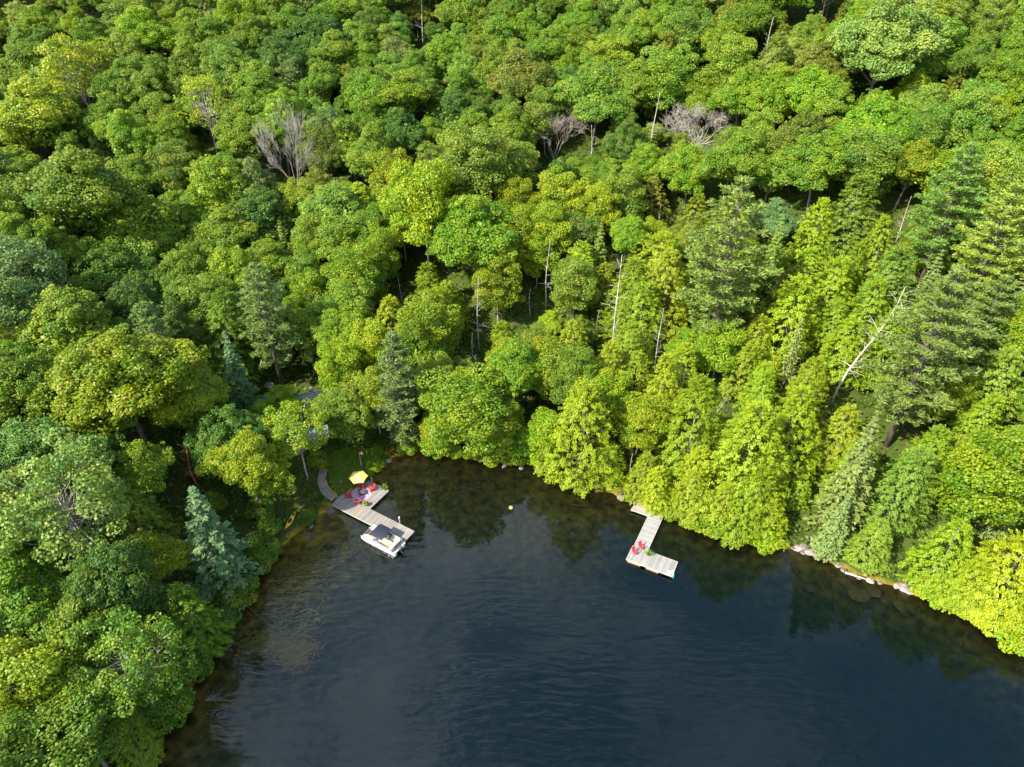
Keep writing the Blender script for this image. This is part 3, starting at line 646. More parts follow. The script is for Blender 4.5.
# ------------------------------------------------------------------ landmark trees: (px, py, width px, kind, colour, label, short name, options)
LM = [
 (290, 150, 58, 'fan_dead', None, 'tall grey bare dead tree with upward fanned branches amid green crowns', 'the tall grey dead tree', dict(clear=30, hk=1.35)),
 (555, 132, 44, 'rust_dead', None, 'reddish grey bare dead tree near the middle of the upper slope', 'the reddish dead tree', dict(clear=20)),
 (701, 120, 56, 'dome_dead', None, 'pale grey bare dead tree with a low domed spread of branches', 'the domed dead tree', dict(clear=18)),
 (205, 104, 56, 'half_bare_tree', 'yellow', 'half bare grey tree with a few yellow leaves low on its branches', 'the half bare yellow tree', dict(clear=18)),
 (76, 72, 74, 'thin_tree', 'gold', 'open yellowish tree with a pale forked limb showing through its leaves', 'the open yellowish tree', dict(clear=26)),
 (769, 42, 20, 'snag', None, 'thin tall grey snag with short bare twigs high on the slope', 'the thin tall snag', dict(clear=14)),
 (591, 146, 15, 'snag', None, 'short brown grey snag beside the reddish dead tree', 'the short brown snag', dict(clear=10)),
 (655, 122, 18, 'snag', None, 'small grey snag just left of the domed dead tree', 'the small grey snag', dict(clear=8)),
 (422, 14, 14, 'white_snag', None, 'pale bare snag at the top edge of the forest', 'the top edge snag', dict(clear=10)),
 (618, 290, 36, 'bare_crown', None, 'slender white birch stem with a bare branching top', 'the bare topped white birch', dict(clear=20)),
 (858, 340, 40, 'lean_snag', None, 'leaning silver dead trunk with broken side branches above the cedars', 'the leaning silver trunk', dict(clear=24, lean=(.05, .13), rz=0.0)),
 (715, 404, 9, 'white_snag', None, 'small white leaning stem standing among the lime cedars', 'the small white stem', dict(clear=9, lean=(0, .35), rz=0)),
 (473, 352, 14, 'white_snag', None, 'broken white trunk rising from the leafy middle slope', 'the broken white trunk', dict(clear=12)),
 (631, 466, 10, 'white_snag', None, 'pale birch stem at the shore above the straight dock', 'the shoreline birch stem', dict(clear=9)),
 (190, 464, 13, 'rust_snag', None, 'small rust red dead spruce tip behind the blue green spruce', 'the rust red dead spruce', dict(clear=8)),
 (530, 300, 9, 'white_snag', None, 'thin white stem among the leafy birches of the middle slope', 'the thin white stem', dict(clear=7)),
 (598, 322, 9, 'white_snag', None, 'short white birch stem just left of the bare topped white birch', 'the short white stem', dict(clear=7)),
 (660, 215, 11, 'snag', None, 'slim grey snag between the great white pine and the white limbed birch', 'the slim grey snag', dict(clear=8)),
 (400, 290, 10, 'white_snag', None, 'pale crooked stem on the leafy slope above the narrow lakeside pine', 'the pale crooked stem', dict(clear=8)),
 (905, 215, 14, 'snag', None, 'pale snag on the upper slope above the yellowing pine', 'the pale upper snag', dict(clear=8)),
 (478, 300, 26, 'bare_crown', None, 'twiggy white birch stem standing above the broken white trunk', 'the twiggy white birch', dict(clear=10)),
 (660, 330, 22, 'bare_crown', None, 'slim bare birch with white twigs left of the great white pine', 'the slim bare birch', dict(clear=9)),
 (548, 262, 22, 'bare_crown', None, 'bare white birch top among yellow green crowns of the middle slope', 'the bare birch top', dict(clear=9)),
 (793, 352, 26, 'thin_spruce', 'grey', 'thin silvery spruce with sparse needles on the steep bank', 'the thin silvery spruce', dict(clear=12)),
 (577, 228, 42, 'thin_tree', 'sage', 'loose birch with white forked limbs on the middle slope', 'the white limbed birch', dict(clear=14)),
 (430, 158, 36, 'thin_tree', 'sage', 'pale ragged tree with a stump like grey trunk on the upper slope', 'the pale ragged tree', dict(clear=10)),
 (398, 388, 46, 'column_pine', 'grey', 'tall narrow layered pine close behind the lawn by the water', 'the narrow lakeside pine', dict(clear=24)),
 (240, 388, 44, 'spruce', 'blue', 'dark blue green spruce beside the cottages', 'the dark cottage spruce', dict(clear=16)),
 (266, 318, 66, 'pine', 'pine', 'broad layered green pine rising behind the cottages', 'the broad pine behind the cottages', dict(clear=24)),
 (155, 340, 60, 'pine', 'pine', 'pale soft pine at the edge of the dark hollow', 'the pale pine by the hollow', dict(clear=20)),
 (214, 548, 78, 'spruce', 'teal', 'blue green spruce leaning out over the shaded shore', 'the blue green shore spruce', dict(clear=34, hk=.72)),
 (728, 258, 100, 'pine', 'pine', 'great soft green white pine with broad flat tiers on the hillside', 'the great white pine', dict(clear=30)),
 (812, 232, 44, 'cedar', 'lime', 'vivid lime cone shaped tree next to the great white pine', 'the vivid lime cone', dict(clear=14)),
 (779, 213, 38, 'maple', 'blue', 'small rounded blue grey tree with a bare forked trunk', 'the blue grey round tree', dict(clear=12)),
 (926, 352, 100, 'pine', 'pine', 'huge layered pine with pale trunk glimpses on the far bank', 'the huge layered pine', dict(clear=34)),
 (988, 318, 66, 'pine', 'pine', 'grey green pine standing behind the huge layered pine', 'the grey green back pine', dict(clear=22)),
 (992, 246, 76, 'pine', 'cream', 'yellowing pine with thin pale tiers at the edge of the picture', 'the yellowing pine', dict(clear=26)),
 (850, 484, 62, 'spruce', 'grey', 'pale grey green spruce standing at the steep shore above the white rocks', 'the grey green shore spruce', dict(clear=24)),
 (898, 492, 70, 'hemlock', 'sage', 'pale drooping hemlock over the white driftwood log', 'the pale drooping hemlock', {}),
 (62, 505, 132, 'thin_tree', 'grey', 'large grey green birch with white branches showing through its crown', 'the large grey green birch', dict(clear=55)),
 (145, 668, 104, 'thin_tree', 'sage', 'pale loose tree with bare silver branches beside the shaded water', 'the pale shore tree', dict(clear=40)),
 (246, 470, 74, 'maple', 'yg', 'bright yellow green maple standing over the shore with the kayak', 'the bright maple by the kayak', {}),
 (122, 382, 104, 'maple', 'yg', 'sunlit yellow green maple on the near wooded ridge', 'the sunlit ridge maple', {}),
 (150, 556, 64, 'maple', 'yg', 'small yellow green maple between the large birch and the blue green spruce', 'the small yellow green maple', {}),
 (296, 430, 64, "thin_tree", 'yg', 'light yellow green birch with white stems in front of the cottages', 'the light cottage birch', {}),
 (375, 396, 44, 'birch', 'gold', 'narrow yellowish birch beside the narrow lakeside pine', 'the narrow yellowish birch', {}),
 (346, 404, 52, 'maple', 'mid', 'dense rounded green tree behind the lawn and the flagpole', 'the dense lawn maple', {}),
 (462, 422, 78, 'birch', 'yg', 'yellow green birch leaning over the head of the bay', 'the bay head birch', dict(hk=.72)),
 (580, 446, 76, 'hemlock', 'lime', 'rounded lime cedar bush hanging over the water of the bay', 'the rounded lime cedar', {}),
 (30, 128, 76, 'maple', 'yellow', 'bright yellow topped broadleaf tree at the upper edge of the slope', 'the bright yellow tree', dict(clear=22)),
 (22, 18, 36, 'maple', 'cream', 'pale yellow cream tree high in the corner of the slope', 'the pale corner tree', {}),
 (512, 82, 58, 'maple', 'ochre', 'rusty olive rounded tree high on the middle slope', 'the rusty olive tree', {}),
 (606, 68, 38, 'birch', 'gold', 'golden olive tree standing right of the rusty olive tree', 'the golden olive tree', {}),
 (885, 46, 84, 'maple', 'cream', 'pale cream green spreading tree high on the slope', 'the cream spreading tree', {}),
 (790, 58, 46, 'maple', 'cream', 'small cream green tree next to the thin tall snag', 'the small cream tree', {}),
 (140, 232, 84, 'maple', 'mid', 'broad domed green maple above the near wooded ridge', 'the broad domed maple', {}),
 (52, 205, 92, 'maple', 'mid', 'wide spreading maple with deep shade beneath it', 'the wide spreading maple', {}),
 (18, 285, 70, 'birch', 'blue', 'dusky blue green tree above the near ridge', 'the dusky blue green tree', {}),
 (218, 186, 72, 'maple', 'fresh', 'fresh green rounded maple below the half bare yellow tree', 'the fresh rounded maple', {}),
 (335, 215, 60, 'maple', 'sage', 'soft green tree just below the tall grey dead tree', 'the soft green tree', {}),
 (772, 84, 52, 'cedar', 'olive', 'dark olive cone shaped cedar below the thin tall snag', 'the dark olive cone', {}),
 (655, 80, 46, 'cedar', 'olive', 'tall brownish olive tree left of the domed dead tree', 'the brownish olive tree', {}),
 (738, 538, 58, 'hemlock', 'lime', 'lime branches hanging low over the water right of the straight dock', 'the overhanging lime tree', {}),
 (68, 652, 92, 'maple', 'mid', 'full green maple crown left of the pale shore tree', 'the lower green maple', {}),  # leaf colour taken darker, standing in for left bank shade
 (205, 632, 62, 'hemlock', 'mid', 'dark green drooping tree under the blue green shore spruce', 'the dark drooping tree', {}),
 (18, 700, 90, 'birch', 'yg', 'loose yellow green tree at the lower corner of the picture', 'the yellow green corner tree', {}),
 (85, 735, 84, 'maple', 'mid', 'deep leafy maple at the bottom edge below the lower green maple', 'the bottom edge maple', {}),  # shade of the left bank put into this darker leaf colour
 (150, 745, 50, 'hemlock', 'mid', 'dark feathery tree by the shaded water at the bottom edge', 'the dark bottom tree', {}),
 (30, 395, 86, 'maple', 'mid', 'shaded broad maple on the near wooded ridge', 'the shaded ridge maple', {}),
 (188, 405, 66, 'maple', 'yg', 'yellow green maple left of the dark cottage spruce', 'the maple by the dark spruce', {}),
 (70, 322, 84, 'maple', 'sage', 'soft green crown on the crest of the near ridge', 'the ridge crest tree', {}),
 (140, 470, 62, 'maple', 'mid', 'green maple in the shade right of the large grey green birch', 'the shaded maple', {}),
 (345, 250, 52, 'maple', 'mid', 'green maple on the slope above the broad pine', 'the mid slope maple', {}),
 (340, 330, 58, 'maple', 'fresh', 'fresh green rounded maple uphill of the dense lawn maple', 'the fresh slope maple', {}),
 (425, 215, 72, 'birch', 'yg', 'broad yellow green birch below the pale ragged tree', 'the broad slope birch', {}),
 (475, 175, 60, 'birch', 'sage', 'soft feathery birch above the broad slope birch', 'the feathery birch', {}),
 (510, 132, 52, 'maple', 'fresh', 'fresh green maple left of the reddish dead tree', 'the fresh upper maple', {}),
 (640, 480, 40, 'cedar', 'lime', 'lime cedar directly behind the shore end of the straight dock', 'the dock cedar', {}),
 (745, 470, 84, 'hemlock', 'lime', 'wide lime hemlock with fine drooping sprays above the shore', 'the wide lime hemlock', {}),
 (690, 440, 74, 'hemlock', 'lime', 'bright lime hemlock above the straight dock', 'the bright dock hemlock', {}),
 (790, 440, 66, 'hemlock', 'lime', 'tall lime hemlock left of the grey green shore spruce', 'the tall lime hemlock', {}),
 (985, 480, 84, 'birch', 'yg', 'loose yellow green birch over the far shore', 'the far shore birch', {}),
 (1000, 575, 70, 'cedar', 'lime', 'lime cedar leaning over the water at the picture edge', 'the edge cedar', {}),
 (945, 560, 60, 'cedar', 'lime', 'lime cedar standing over the large white shore boulder', 'the boulder cedar', {}),
]
for px, py, wp, kind, colour, label, anchor, opt in LM:
    place(px, py, wp, kind, colour, label, anchor, **opt)
# windows that stay open: (px, py, radius, depth)
for px, py, r_ in [(307, 392, 8), (314, 428, 6), (268, 398, 7), (349, 474, 22), (330, 488, 15), (362, 462, 20), (398, 455, 10), (812, 552, 15), (858, 577, 10), (870, 581, 8), (904, 590, 11), (596, 487, 13), (622, 498, 9), (931, 599, 8), (289, 521, 20), (318, 505, 12), (382, 466, 9)]:
    CLEAR.append((px, py, r_, np.linalg.norm(on_land(px, py) - CAM)))

for px, py, wp, kd, col in [(428, 438, 30, 'birch', 'yg'), (448, 446, 26, 'maple', 'fresh'), (500, 446, 34, 'birch', 'yg'), (522, 452, 34, 'maple', 'fresh'), (545, 458, 30, 'cedar', 'lime'), (482, 444, 26, 'maple', 'lime'), (505, 425, 40, 'birch', 'yg'), (548, 430, 40, 'birch', 'lime'), (610, 462, 34, 'cedar', 'lime'),
                            (660, 486, 40, 'cedar', 'lime'), (690, 500, 44, 'cedar', 'lime'), (720, 512, 44, 'hemlock', 'lime'), (770, 520, 40, 'cedar', 'lime'), (700, 480, 50, 'hemlock', 'lime'), (765, 490, 50, 'cedar', 'yg'), (870, 545, 44, 'hemlock', 'sage'), (835, 530, 36, 'spruce', 'grey'), (975, 590, 50, 'cedar', 'lime'),
                            (720, 345, 44, 'birch', 'yg'), (690, 350, 40, 'maple', 'fresh'), (755, 345, 40, 'cedar', 'yg'), (640, 425, 44, 'birch', 'yg'), (600, 400, 50, 'birch', 'yg')]:
    place(px, py, wp, kd, col, hk=.9)
pts_xy = np.array([(t['x'], t['y'], t['r']) for t in TREES])
# ------------------------------------------------------------------ the rest of the forest
def mix_for(px, py, x, y, d):
    near = px < 275 and py > 330 + .25 * px - 60
    if near: return [('maple', 'mid', 3.5), ('maple', 'fresh', .8), ('maple', 'yg', .8), ('birch', 'sage', .8), ('hemlock', 'mid', 1.8), ('maple', 'deep', 4), ('tall_maple', 'deep', 2), ('spruce', 'deep', .2)]  # darker leaf colours put the left bank's deep shade into the crowns
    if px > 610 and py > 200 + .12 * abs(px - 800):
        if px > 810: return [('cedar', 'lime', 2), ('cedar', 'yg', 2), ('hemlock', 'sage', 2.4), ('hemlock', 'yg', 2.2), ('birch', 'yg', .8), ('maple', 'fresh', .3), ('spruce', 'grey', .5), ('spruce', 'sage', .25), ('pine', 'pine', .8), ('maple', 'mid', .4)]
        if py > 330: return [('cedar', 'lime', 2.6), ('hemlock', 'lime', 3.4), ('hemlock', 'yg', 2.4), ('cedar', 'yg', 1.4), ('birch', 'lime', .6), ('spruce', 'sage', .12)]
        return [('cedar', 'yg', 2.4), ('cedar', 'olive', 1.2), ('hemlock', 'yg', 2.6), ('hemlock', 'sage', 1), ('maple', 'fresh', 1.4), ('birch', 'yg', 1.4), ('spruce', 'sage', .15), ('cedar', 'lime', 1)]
    if 290 < px < 640 and py > 190:
        if py > 420: return [('birch', 'lime', 2), ('birch', 'yg', 2), ('cedar', 'lime', 1)]
        return [('birch', 'yg', 5), ('birch', 'sage', 2), ('maple', 'fresh', 2), ('birch', 'lime', 1.2), ('maple', 'yg', 1.5), ('thin_tree', 'sage', .5), ('spruce', 'sage', .1), ('cedar', 'yg', .7)]
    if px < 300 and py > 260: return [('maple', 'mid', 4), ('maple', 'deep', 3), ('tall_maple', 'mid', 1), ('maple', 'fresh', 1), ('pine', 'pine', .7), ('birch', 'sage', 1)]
    if px > 640: return [('maple', 'mid', 3), ('maple', 'fresh', 3), ('maple', 'sage', 2), ('maple', 'olive', 1), ('tall_maple', 'mid', 1), ('birch', 'sage', 1.3), ('cedar', 'olive', .8), ('maple', 'yg', 1), ('maple', 'cream', .3)]
    return [('maple', 'mid', 5), ('maple', 'deep', 2.2), ('maple', 'fresh', 2.5), ('maple', 'sage', 2), ('tall_maple', 'mid', 1.2), ('maple', 'olive', .9), ('birch', 'sage', .8), ('tall_maple', 'grey', .5), ('spruce', 'sage', .05)]

SUNXY = np.array([-.83, -.56]); SUNXY = SUNXY / np.linalg.norm(SUNXY); TANEL = math.tan(rad(44))
SUNNY = [ground_at(*q, .5) for q in [(355, 500), (362, 488), (380, 498), (385, 515), (395, 535), (410, 530), (345, 505), (340, 500), (345, 472), (366, 464), (352, 460)]]
def shades(x, y, r, H):
    z = hz(x, y) + H * .9
    for T in SUNNY:
        v = np.array([x - T[0], y - T[1]]); s = v @ SUNXY
        if s > 0 and np.hypot(*(v - s * SUNXY)) < r * .9 and s * TANEL + T[2] < z: return True
    return False
for t in TREES:
    t['o'] and None
    if shades(t['x'], t['y'], t['r'], t['o'].scale.z * KIND[t['kind']][2]): print('shades deck:', t['label'])
pts_xy = np.array([(t['x'], t['y'], t['r']) for t in TREES])
cands = []
for k in range(26000):
    y = rnd.uniform(8, 235); x = rnd.uniform(-.86, .86) * (y * .82 + 46)
    cands.append((x, y))
cands = np.array(cands)
D = interp(GD, cands[:, 0], cands[:, 1])
placed = [tuple(q) for q in pts_xy]
LAWN = ground_at(345, 478)[:2]
fill_n = 0
SHRUBS = []
for (x, y), d in zip(cands, D):
    if d < .8: continue
    zg = hz(x, y)
    px, py, dep = project((x, y, zg + 8))
    if not (-35 < px < 1059 and -22 < py < 800): continue
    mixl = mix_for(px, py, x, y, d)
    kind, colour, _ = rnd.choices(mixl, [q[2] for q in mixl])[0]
    name, cat, H0, W0, cf = KIND[kind]
    k = rnd.triangular(.62, 1.4, 1.0) if kind in ('maple', 'tall_maple', 'birch') else rnd.uniform(.75, 1.35)
    if px < 300 and py > 330: k *= 1.12
    W = W0 * k; H = H0 * (.45 + .55 * k) * rnd.uniform(.9, 1.15)
    r = W / 2
    if d < r * .42: continue
    P = np.array(placed)
    dist = np.hypot(P[:, 0] - x, P[:, 1] - y)
    sp_ = .62 if kind in ('cedar', 'hemlock', 'spruce') else .64
    if np.any(dist < sp_ * (P[:, 2] + r)): continue
    # lawn and docks stay open
    gx, gy, gz_ = project((x, y, zg))
    if 292 < gx < 412 and 452 < gy < 545: continue
    bad = shades(x, y, r, H)
    cx, cy, cz = project((x, y, zg + H * cf)); rx = r * FOC / cz; ry = max(rx * .9, H * .42 * FOC / cz)
    for wx, wy, wr, wd in CLEAR:
        if cz < wd + 2 and ((cx - wx) / (rx + wr * .75)) ** 2 + ((cy - wy) / (ry + wr * .75)) ** 2 < 1: bad = True; break
    if bad: continue
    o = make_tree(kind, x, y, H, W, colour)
    placed.append((x, y, r)); fill_n += 1
    TREES.append(dict(o=o, x=x, y=y, r=r, px=cx, py=cy, kind=kind, colour=colour, wpx=2 * rx, label=None, anchor=None, depth=cz))
# understorey trees filling the gaps between the big crowns
P = np.array(placed)
under = 0
for (x, y), d in zip(cands[::-1], D[::-1]):
    if d < .9 or under > 70: continue
    zg = hz(x, y); gx, gy, gz_ = project((x, y, zg + 2.5))
    if not (0 < gx < 1024 and 0 < gy < 767): continue
    if 285 < gx < 425 and 440 < gy < 545: continue
    Pn = np.array(placed); dist = np.hypot(Pn[:, 0] - x, Pn[:, 1] - y) - Pn[:, 2]
    if np.min(dist) < .1: continue
    r = min(2.6, float(np.min(dist)) + 1.2)
    bad = shades(x, y, r, 2 * r * 1.9)
    for wx, wy, wr, wd in CLEAR:
        if gz_ < wd + 2 and math.hypot(gx - wx, gy - wy) < wr + r * FOC / gz_ * .8: bad = True
    if bad: continue
    ml = mix_for(gx, gy, x, y, d); colour = rnd.choices(ml, [q[2] for q in ml])[0][1]
    kind = 'cedar' if gx > 600 and gy > 300 else rnd.choice(['maple', 'birch'])
    W = 2 * r; H = W * (1.45 if kind != 'cedar' else 1.9)
    o = make_tree(kind, x, y, H, W, colour)
    placed.append((x, y, r * .8)); under += 1
    TREES.append(dict(o=o, x=x, y=y, r=r, px=gx, py=gy, kind=kind, colour=colour, wpx=2 * r * FOC / gz_, label=None, anchor=None, depth=gz_))
# shrubs along the waterline (px, py, width px, colour)
for px, py, wp, col in [(384, 474, 16, 'yg'), (374, 477, 11, 'yg'), (408, 452, 22, 'mid'), (436, 452, 26, 'lime'), (452, 462, 14, 'lime'), (470, 463, 13, 'lime'), (492, 466, 22, 'fresh'), (512, 470, 22, 'yg'), (535, 474, 22, 'lime'),
                        (655, 510, 18, 'lime'), (672, 517, 24, 'lime'), (698, 527, 26, 'lime'), (722, 537, 26, 'lime'), (765, 552, 26, 'lime'), 
                        (925, 594, 20, 'lime'), (945, 603, 26, 'lime'), (968, 616, 30, 'lime'), (995, 634, 34, 'lime'), (1018, 652, 34, 'lime'),
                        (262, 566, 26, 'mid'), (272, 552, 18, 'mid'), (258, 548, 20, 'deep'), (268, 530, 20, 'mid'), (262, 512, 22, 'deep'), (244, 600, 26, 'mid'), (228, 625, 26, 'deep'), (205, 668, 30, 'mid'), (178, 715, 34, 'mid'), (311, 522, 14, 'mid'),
                        (318, 462, 16, 'mid'), (410, 445, 18, 'fresh'), (376, 452, 18, 'mid')]:
    place(px, py - wp * .12, wp * (1.0 if 320 < px < 425 else 1.4), 'shrub', col)

# ------------------------------------------------------------------ labels: every tree is told apart by look and by what it stands next to
ANCH = [(t['px'], t['py'], t['anchor']) for t in TREES if t['anchor']] + [(310, 400, 'the grey cottage roof'), (358, 478, 'the yellow umbrella'), (640, 520, 'the straight dock walkway'), (289, 521, 'the yellow kayak'), (905, 590, 'the large white boulder')]
WORD = {'maple': 'rounded maple', 'tall_maple': 'tall oval maple', 'birch': 'loose leaved birch', 'thin_tree': 'open crowned birch', 'cedar': 'feathery cedar', 'hemlock': 'drooping hemlock', 'pine': 'tiered pine',
        'column_pine': 'narrow pine', 'spruce': 'pointed spruce', 'thin_spruce': 'thin spruce', 'shrub': 'shrub', 'half_bare_tree': 'half bare tree'}
used = set()
key = lambda s: s.lower()
for t in TREES:
    if t['label']: used.add(key(t['label']))
def relation(t, a):
    dx, dy = t['px'] - a[0], t['py'] - a[1]
    D_ = math.hypot(dx, dy)
    near = 'just' if D_ < 45 else ('a little' if D_ < 80 else 'well')
    if abs(dx) > 1.6 * abs(dy): w_ = 'left of' if dx < 0 else 'right of'
    elif abs(dy) > 1.6 * abs(dx): w_ = 'above' if dy < 0 else 'below'
    else: w_ = ('above' if dy < 0 else 'below') + ' and ' + ('left of' if dx < 0 else 'right of')
    return near, w_
for t in TREES:
    o = t['o']
    if not t['label']:
        size = 'small' if t['r'] < 2.9 else ('broad' if t['r'] > 5.0 else ('slim' if t['r'] < 3.5 else 'mid-sized'))
        if t['kind'] == 'shrub': size = 'low' if t['r'] < 1.2 else 'bushy'
        cw = PAL[t['colour']][1]
        base = f"{size} {cw} {WORD[t['kind']]}"
        if t['kind'] == 'shrub': base += ' by the water'
        near_a = sorted(ANCH, key=lambda a: math.hypot(a[0] - t['px'], a[1] - t['py']))[:7]
        opts = []
        for a in near_a[:4]:
            n_, w_ = relation(t, a); opts.append(f"{base} {n_} {w_} {a[2]}")
        for i_ in range(4):
            for j_ in range(i_ + 1, 6):
                opts.append(f"{base} between {near_a[i_][2]} and {near_a[j_][2]}")
        opts = [q for q in opts if len(q.replace('-', '').split()) <= 16] or opts
        t['label'] = next((q for q in opts if key(q) not in used), None) or opts[-1]
        used.add(key(t['label']))
    o['label'] = t['label']; o['group'] = GROUP[KIND[t['kind']][0]]
print('TREES', len(TREES), 'fill', fill_n, 'under', under, 'distinct labels', len(used))

# ------------------------------------------------------------------ undergrowth: ferns and saplings over the forest floor (nobody could count it)
R = np.random.default_rng(77)
n = 130000
y = R.uniform(5, 215, n); x = R.uniform(-.86, .86, n) * (y * .82 + 46)
d = interp(GD, x, y); z = interp(GH, x, y)
q = np.stack([x, y, z], -1) - CAM; zc = q @ Fv; ppx = 512 + FOC * (q @ Rv) / zc; ppy = 383.5 - FOC * (q @ Uv) / zc
keep = (d > .7) & (ppx > -20) & (ppx < 1044) & (ppy > -20) & (ppy < 790) & ~((ppx > 318) & (ppx < 385) & (ppy > 452) & (ppy < 512))
x, y, z = x[keep], y[keep], z[keep]; n = len(x)
P = np.stack([x, y, z + R.random(n) ** 2 * 1.1 + .08], -1)
N = unit(np.array([0, 0, 1.]) + R.normal(size=(n, 3)) * .5)
s = R.uniform(.35, .8, n)
um = quad_mesh('undergrowth', leaf_quads(R, P, N, s, s * .6), LEAF, R.random(n))
uo = bpy.data.objects.new('undergrowth', um); COL.objects.link(uo); uo.color = (.07, .13, .010, 1)
tag(uo, 'green ferns and seedlings covering the forest floor', 'undergrowth', kind='stuff')
# ------------------------------------------------------------------ materials of the made things
WOOD = lambda n, ax, w=.15: mat_boards(n, (.135, .122, .102), (.29, .267, .232), ax, w)
M_DECK = WOOD('weathered_deck_boards', 0)
M_DECK2 = mat_boards('grey_dock_boards', (.15, .14, .122), (.31, .295, .265), 0, .15)
M_WALK = mat_boards('pale_walkway_boards', (.19, .182, .162), (.31, .298, .27), 1, .15, .06)
M_PATH = mat_boards('old_path_boards', (.17, .14, .11), (.38, .33, .27), 1, .2)
M_TRIM = mat_simple('pale_timber_trim', (.34, .32, .275), .7, .25, 4)
M_SKIRT = mat_simple('wet_timber_skirt', (.24, .17, .09), .8, .3, 3)
M_POST = mat_simple('grey_timber_post', (.28, .25, .21), .85, .3, 5)
M_BLACK = mat_simple('black_float_plastic', (.02, .02, .022), .5, .2, 5)
M_RED = mat_simple('red_painted_chair', (.46, .025, .035), .5, .2, 8)
M_REDF = mat_simple('red_chair_fabric', (.60, .035, .045), .75, .15, 10)
M_DARK = mat_simple('dark_grey_metal', (.06, .06, .065), .5, .2, 8)
M_YEL = mat_simple('yellow_canvas', (.70, .52, .09), .8, .12, 4)
M_YEL2 = mat_simple('faded_yellow_canvas', (.74, .58, .14), .8, .12, 4)
M_WHITE = mat_simple('white_paint', (.62, .62, .60), .5, .06, 5)
M_ALU = mat_simple('brushed_aluminium', (.74, .75, .76), .32, .06, 3, metal=.6)
M_CREAM = mat_simple('cream_vinyl', (.48, .42, .33), .55, .12, 6)
M_TAUPE = mat_simple('taupe_rail_panel', (.17, .14, .115), .5, .2, 4)
M_CARPET = mat_simple('beige_boat_floor', (.36, .32, .26), .9, .2, 14)
M_NAVY = mat_simple('navy_canvas', (.008, .013, .026), .7, .2, 4)
M_YKAY = mat_simple('yellow_hull_plastic', (.72, .42, .015), .4, .12, 3)
M_ORANGE = mat_simple('orange_timber', (.46, .21, .05), .7, .2, 5)
M_TERRA = mat_simple('terracotta', (.42, .16, .08), .8, .2, 6)
M_ROOF = mat_simple('grey_metal_roof', (.15, .152, .155), .7, .15, 1.5)
M_ROOFB = mat_simple('blue_grey_roof', (.13, .18, .23), .6, .12, 1.5)
M_REDW = mat_boards('dark_red_siding', (.13, .025, .02), (.20, .04, .03), 2, .2)
M_LOGW = mat_boards('brown_timber_siding', (.13, .09, .06), (.22, .16, .11), 2, .2)
M_GLASS = mat_simple('window_glass', (.03, .04, .05), .06, .1, 1)
M_BLUE = mat_simple('blue_tarpaulin', (.02, .10, .22), .7, .2, 2)
M_GREENP = mat_simple('green_plastic', (.02, .40, .17), .5, .1, 3)
M_ROCK = mat_simple('shore_rock', (.14, .115, .095), .9, .45, 1.6, bump=.6)
M_ROCKW = mat_simple('pale_shore_rock', (.235, .19, .165), .9, .45, 1.6, bump=.5)
M_ROCKU = mat_simple('sunken_rock', (.22, .15, .06), .95, .35, 1.2, bump=.4)
M_LOGU = mat_simple('sunken_log_wood', (.24, .16, .06), .95, .3, 2)
M_DRIFT = mat_simple('bleached_driftwood', (.32, .28, .24), .85, .25, 3)
PLANT = mat_leaf('pot_plant_leaf', .3)
DG = .5   # deck height

def frame2(o, e):
    """local frame with origin o and x axis towards e"""
    u = (e - o)[:2]; a = math.atan2(u[1], u[0]); return np.array(o), a
def loc2(O, a, p):
    d = np.asarray(p)[:2] - O[:2]; return np.array([d[0] * math.cos(a) + d[1] * math.sin(a), -d[0] * math.sin(a) + d[1] * math.cos(a)])
Z2 = lambda x, y, z=DG: ground_at(315 + x * 110 / 767, 455 + y * 110 / 767, z)
Z4 = lambda x, y, z=DG: ground_at(610 + x * 90 / 690, 490 + y * 100 / 767, z)
def w2(O, a, u, v, z): return (O[0] + u * math.cos(a) - v * math.sin(a), O[1] + u * math.sin(a) + v * math.cos(a), z)

# ------------------------------------------------------------------ left dock (wide deck + arm)
LO, LA = frame2(Z2(115, 345), Z2(620, 603))
armL = float(np.linalg.norm(Z2(622, 604)[:2] - LO[:2])); armW = loc2(LO, LA, Z2(380, 375))[1]
p3 = loc2(LO, LA, Z2(380, 375)); p4 = loc2(LO, LA, Z2(515, 245)); p5 = loc2(LO, LA, Z2(372, 181)); p6 = loc2(LO, LA, Z2(170, 290))
U3 = (p3[0] + p4[0]) / 2; VT = (p4[1] + p5[1]) / 2
print('left dock', armL, armW, p3, p4, p5, p6)
dk = empty('dock', (LO[0], LO[1], 0), LA, 'weathered timber dock with a wide sitting deck and a long arm holding the pontoon boat', 'dock')
poly = [(0, 0), (armL, 0), (armL, armW), (U3, armW), (U3, VT), (p5[0], VT), (p6[0] - .1, p6[1])]
mb = MB(); mb.prism(poly, DG - .06, DG); mb.build('deck', M_DECK, dk)
for k, (a, b) in enumerate(zip(poly[:5], poly[1:6])):
    v = np.array(b) - np.array(a); L_ = np.hypot(*v); an = math.atan2(v[1], v[0]); n_ = np.array([v[1], -v[0]]) / L_
    c = (np.array(a) + np.array(b)) / 2 + n_ * .022
    MB().box((c[0], c[1], DG - .10), (L_ - .03, .04, .2), rz=an).build('edge_board', M_TRIM if k != 2 else M_SKIRT, dk)
for u_, v_ in [(.5, .4), (3.2, .3), (6.4, .3), (9.6, .3), (armL - .3, .3), (armL - .3, armW - .3), (9.6, armW - .3), (U3 - .3, armW + .4), (U3 - .3, VT - .4), (2.5, VT - .6)]:
    wx, wy, _ = w2(LO, LA, u_, v_, 0)
    MB().tube([(u_, v_, min(hz(wx, wy), -.3) - .2), (u_, v_, DG - .07)], .09, 8).build('piling', M_POST, dk)
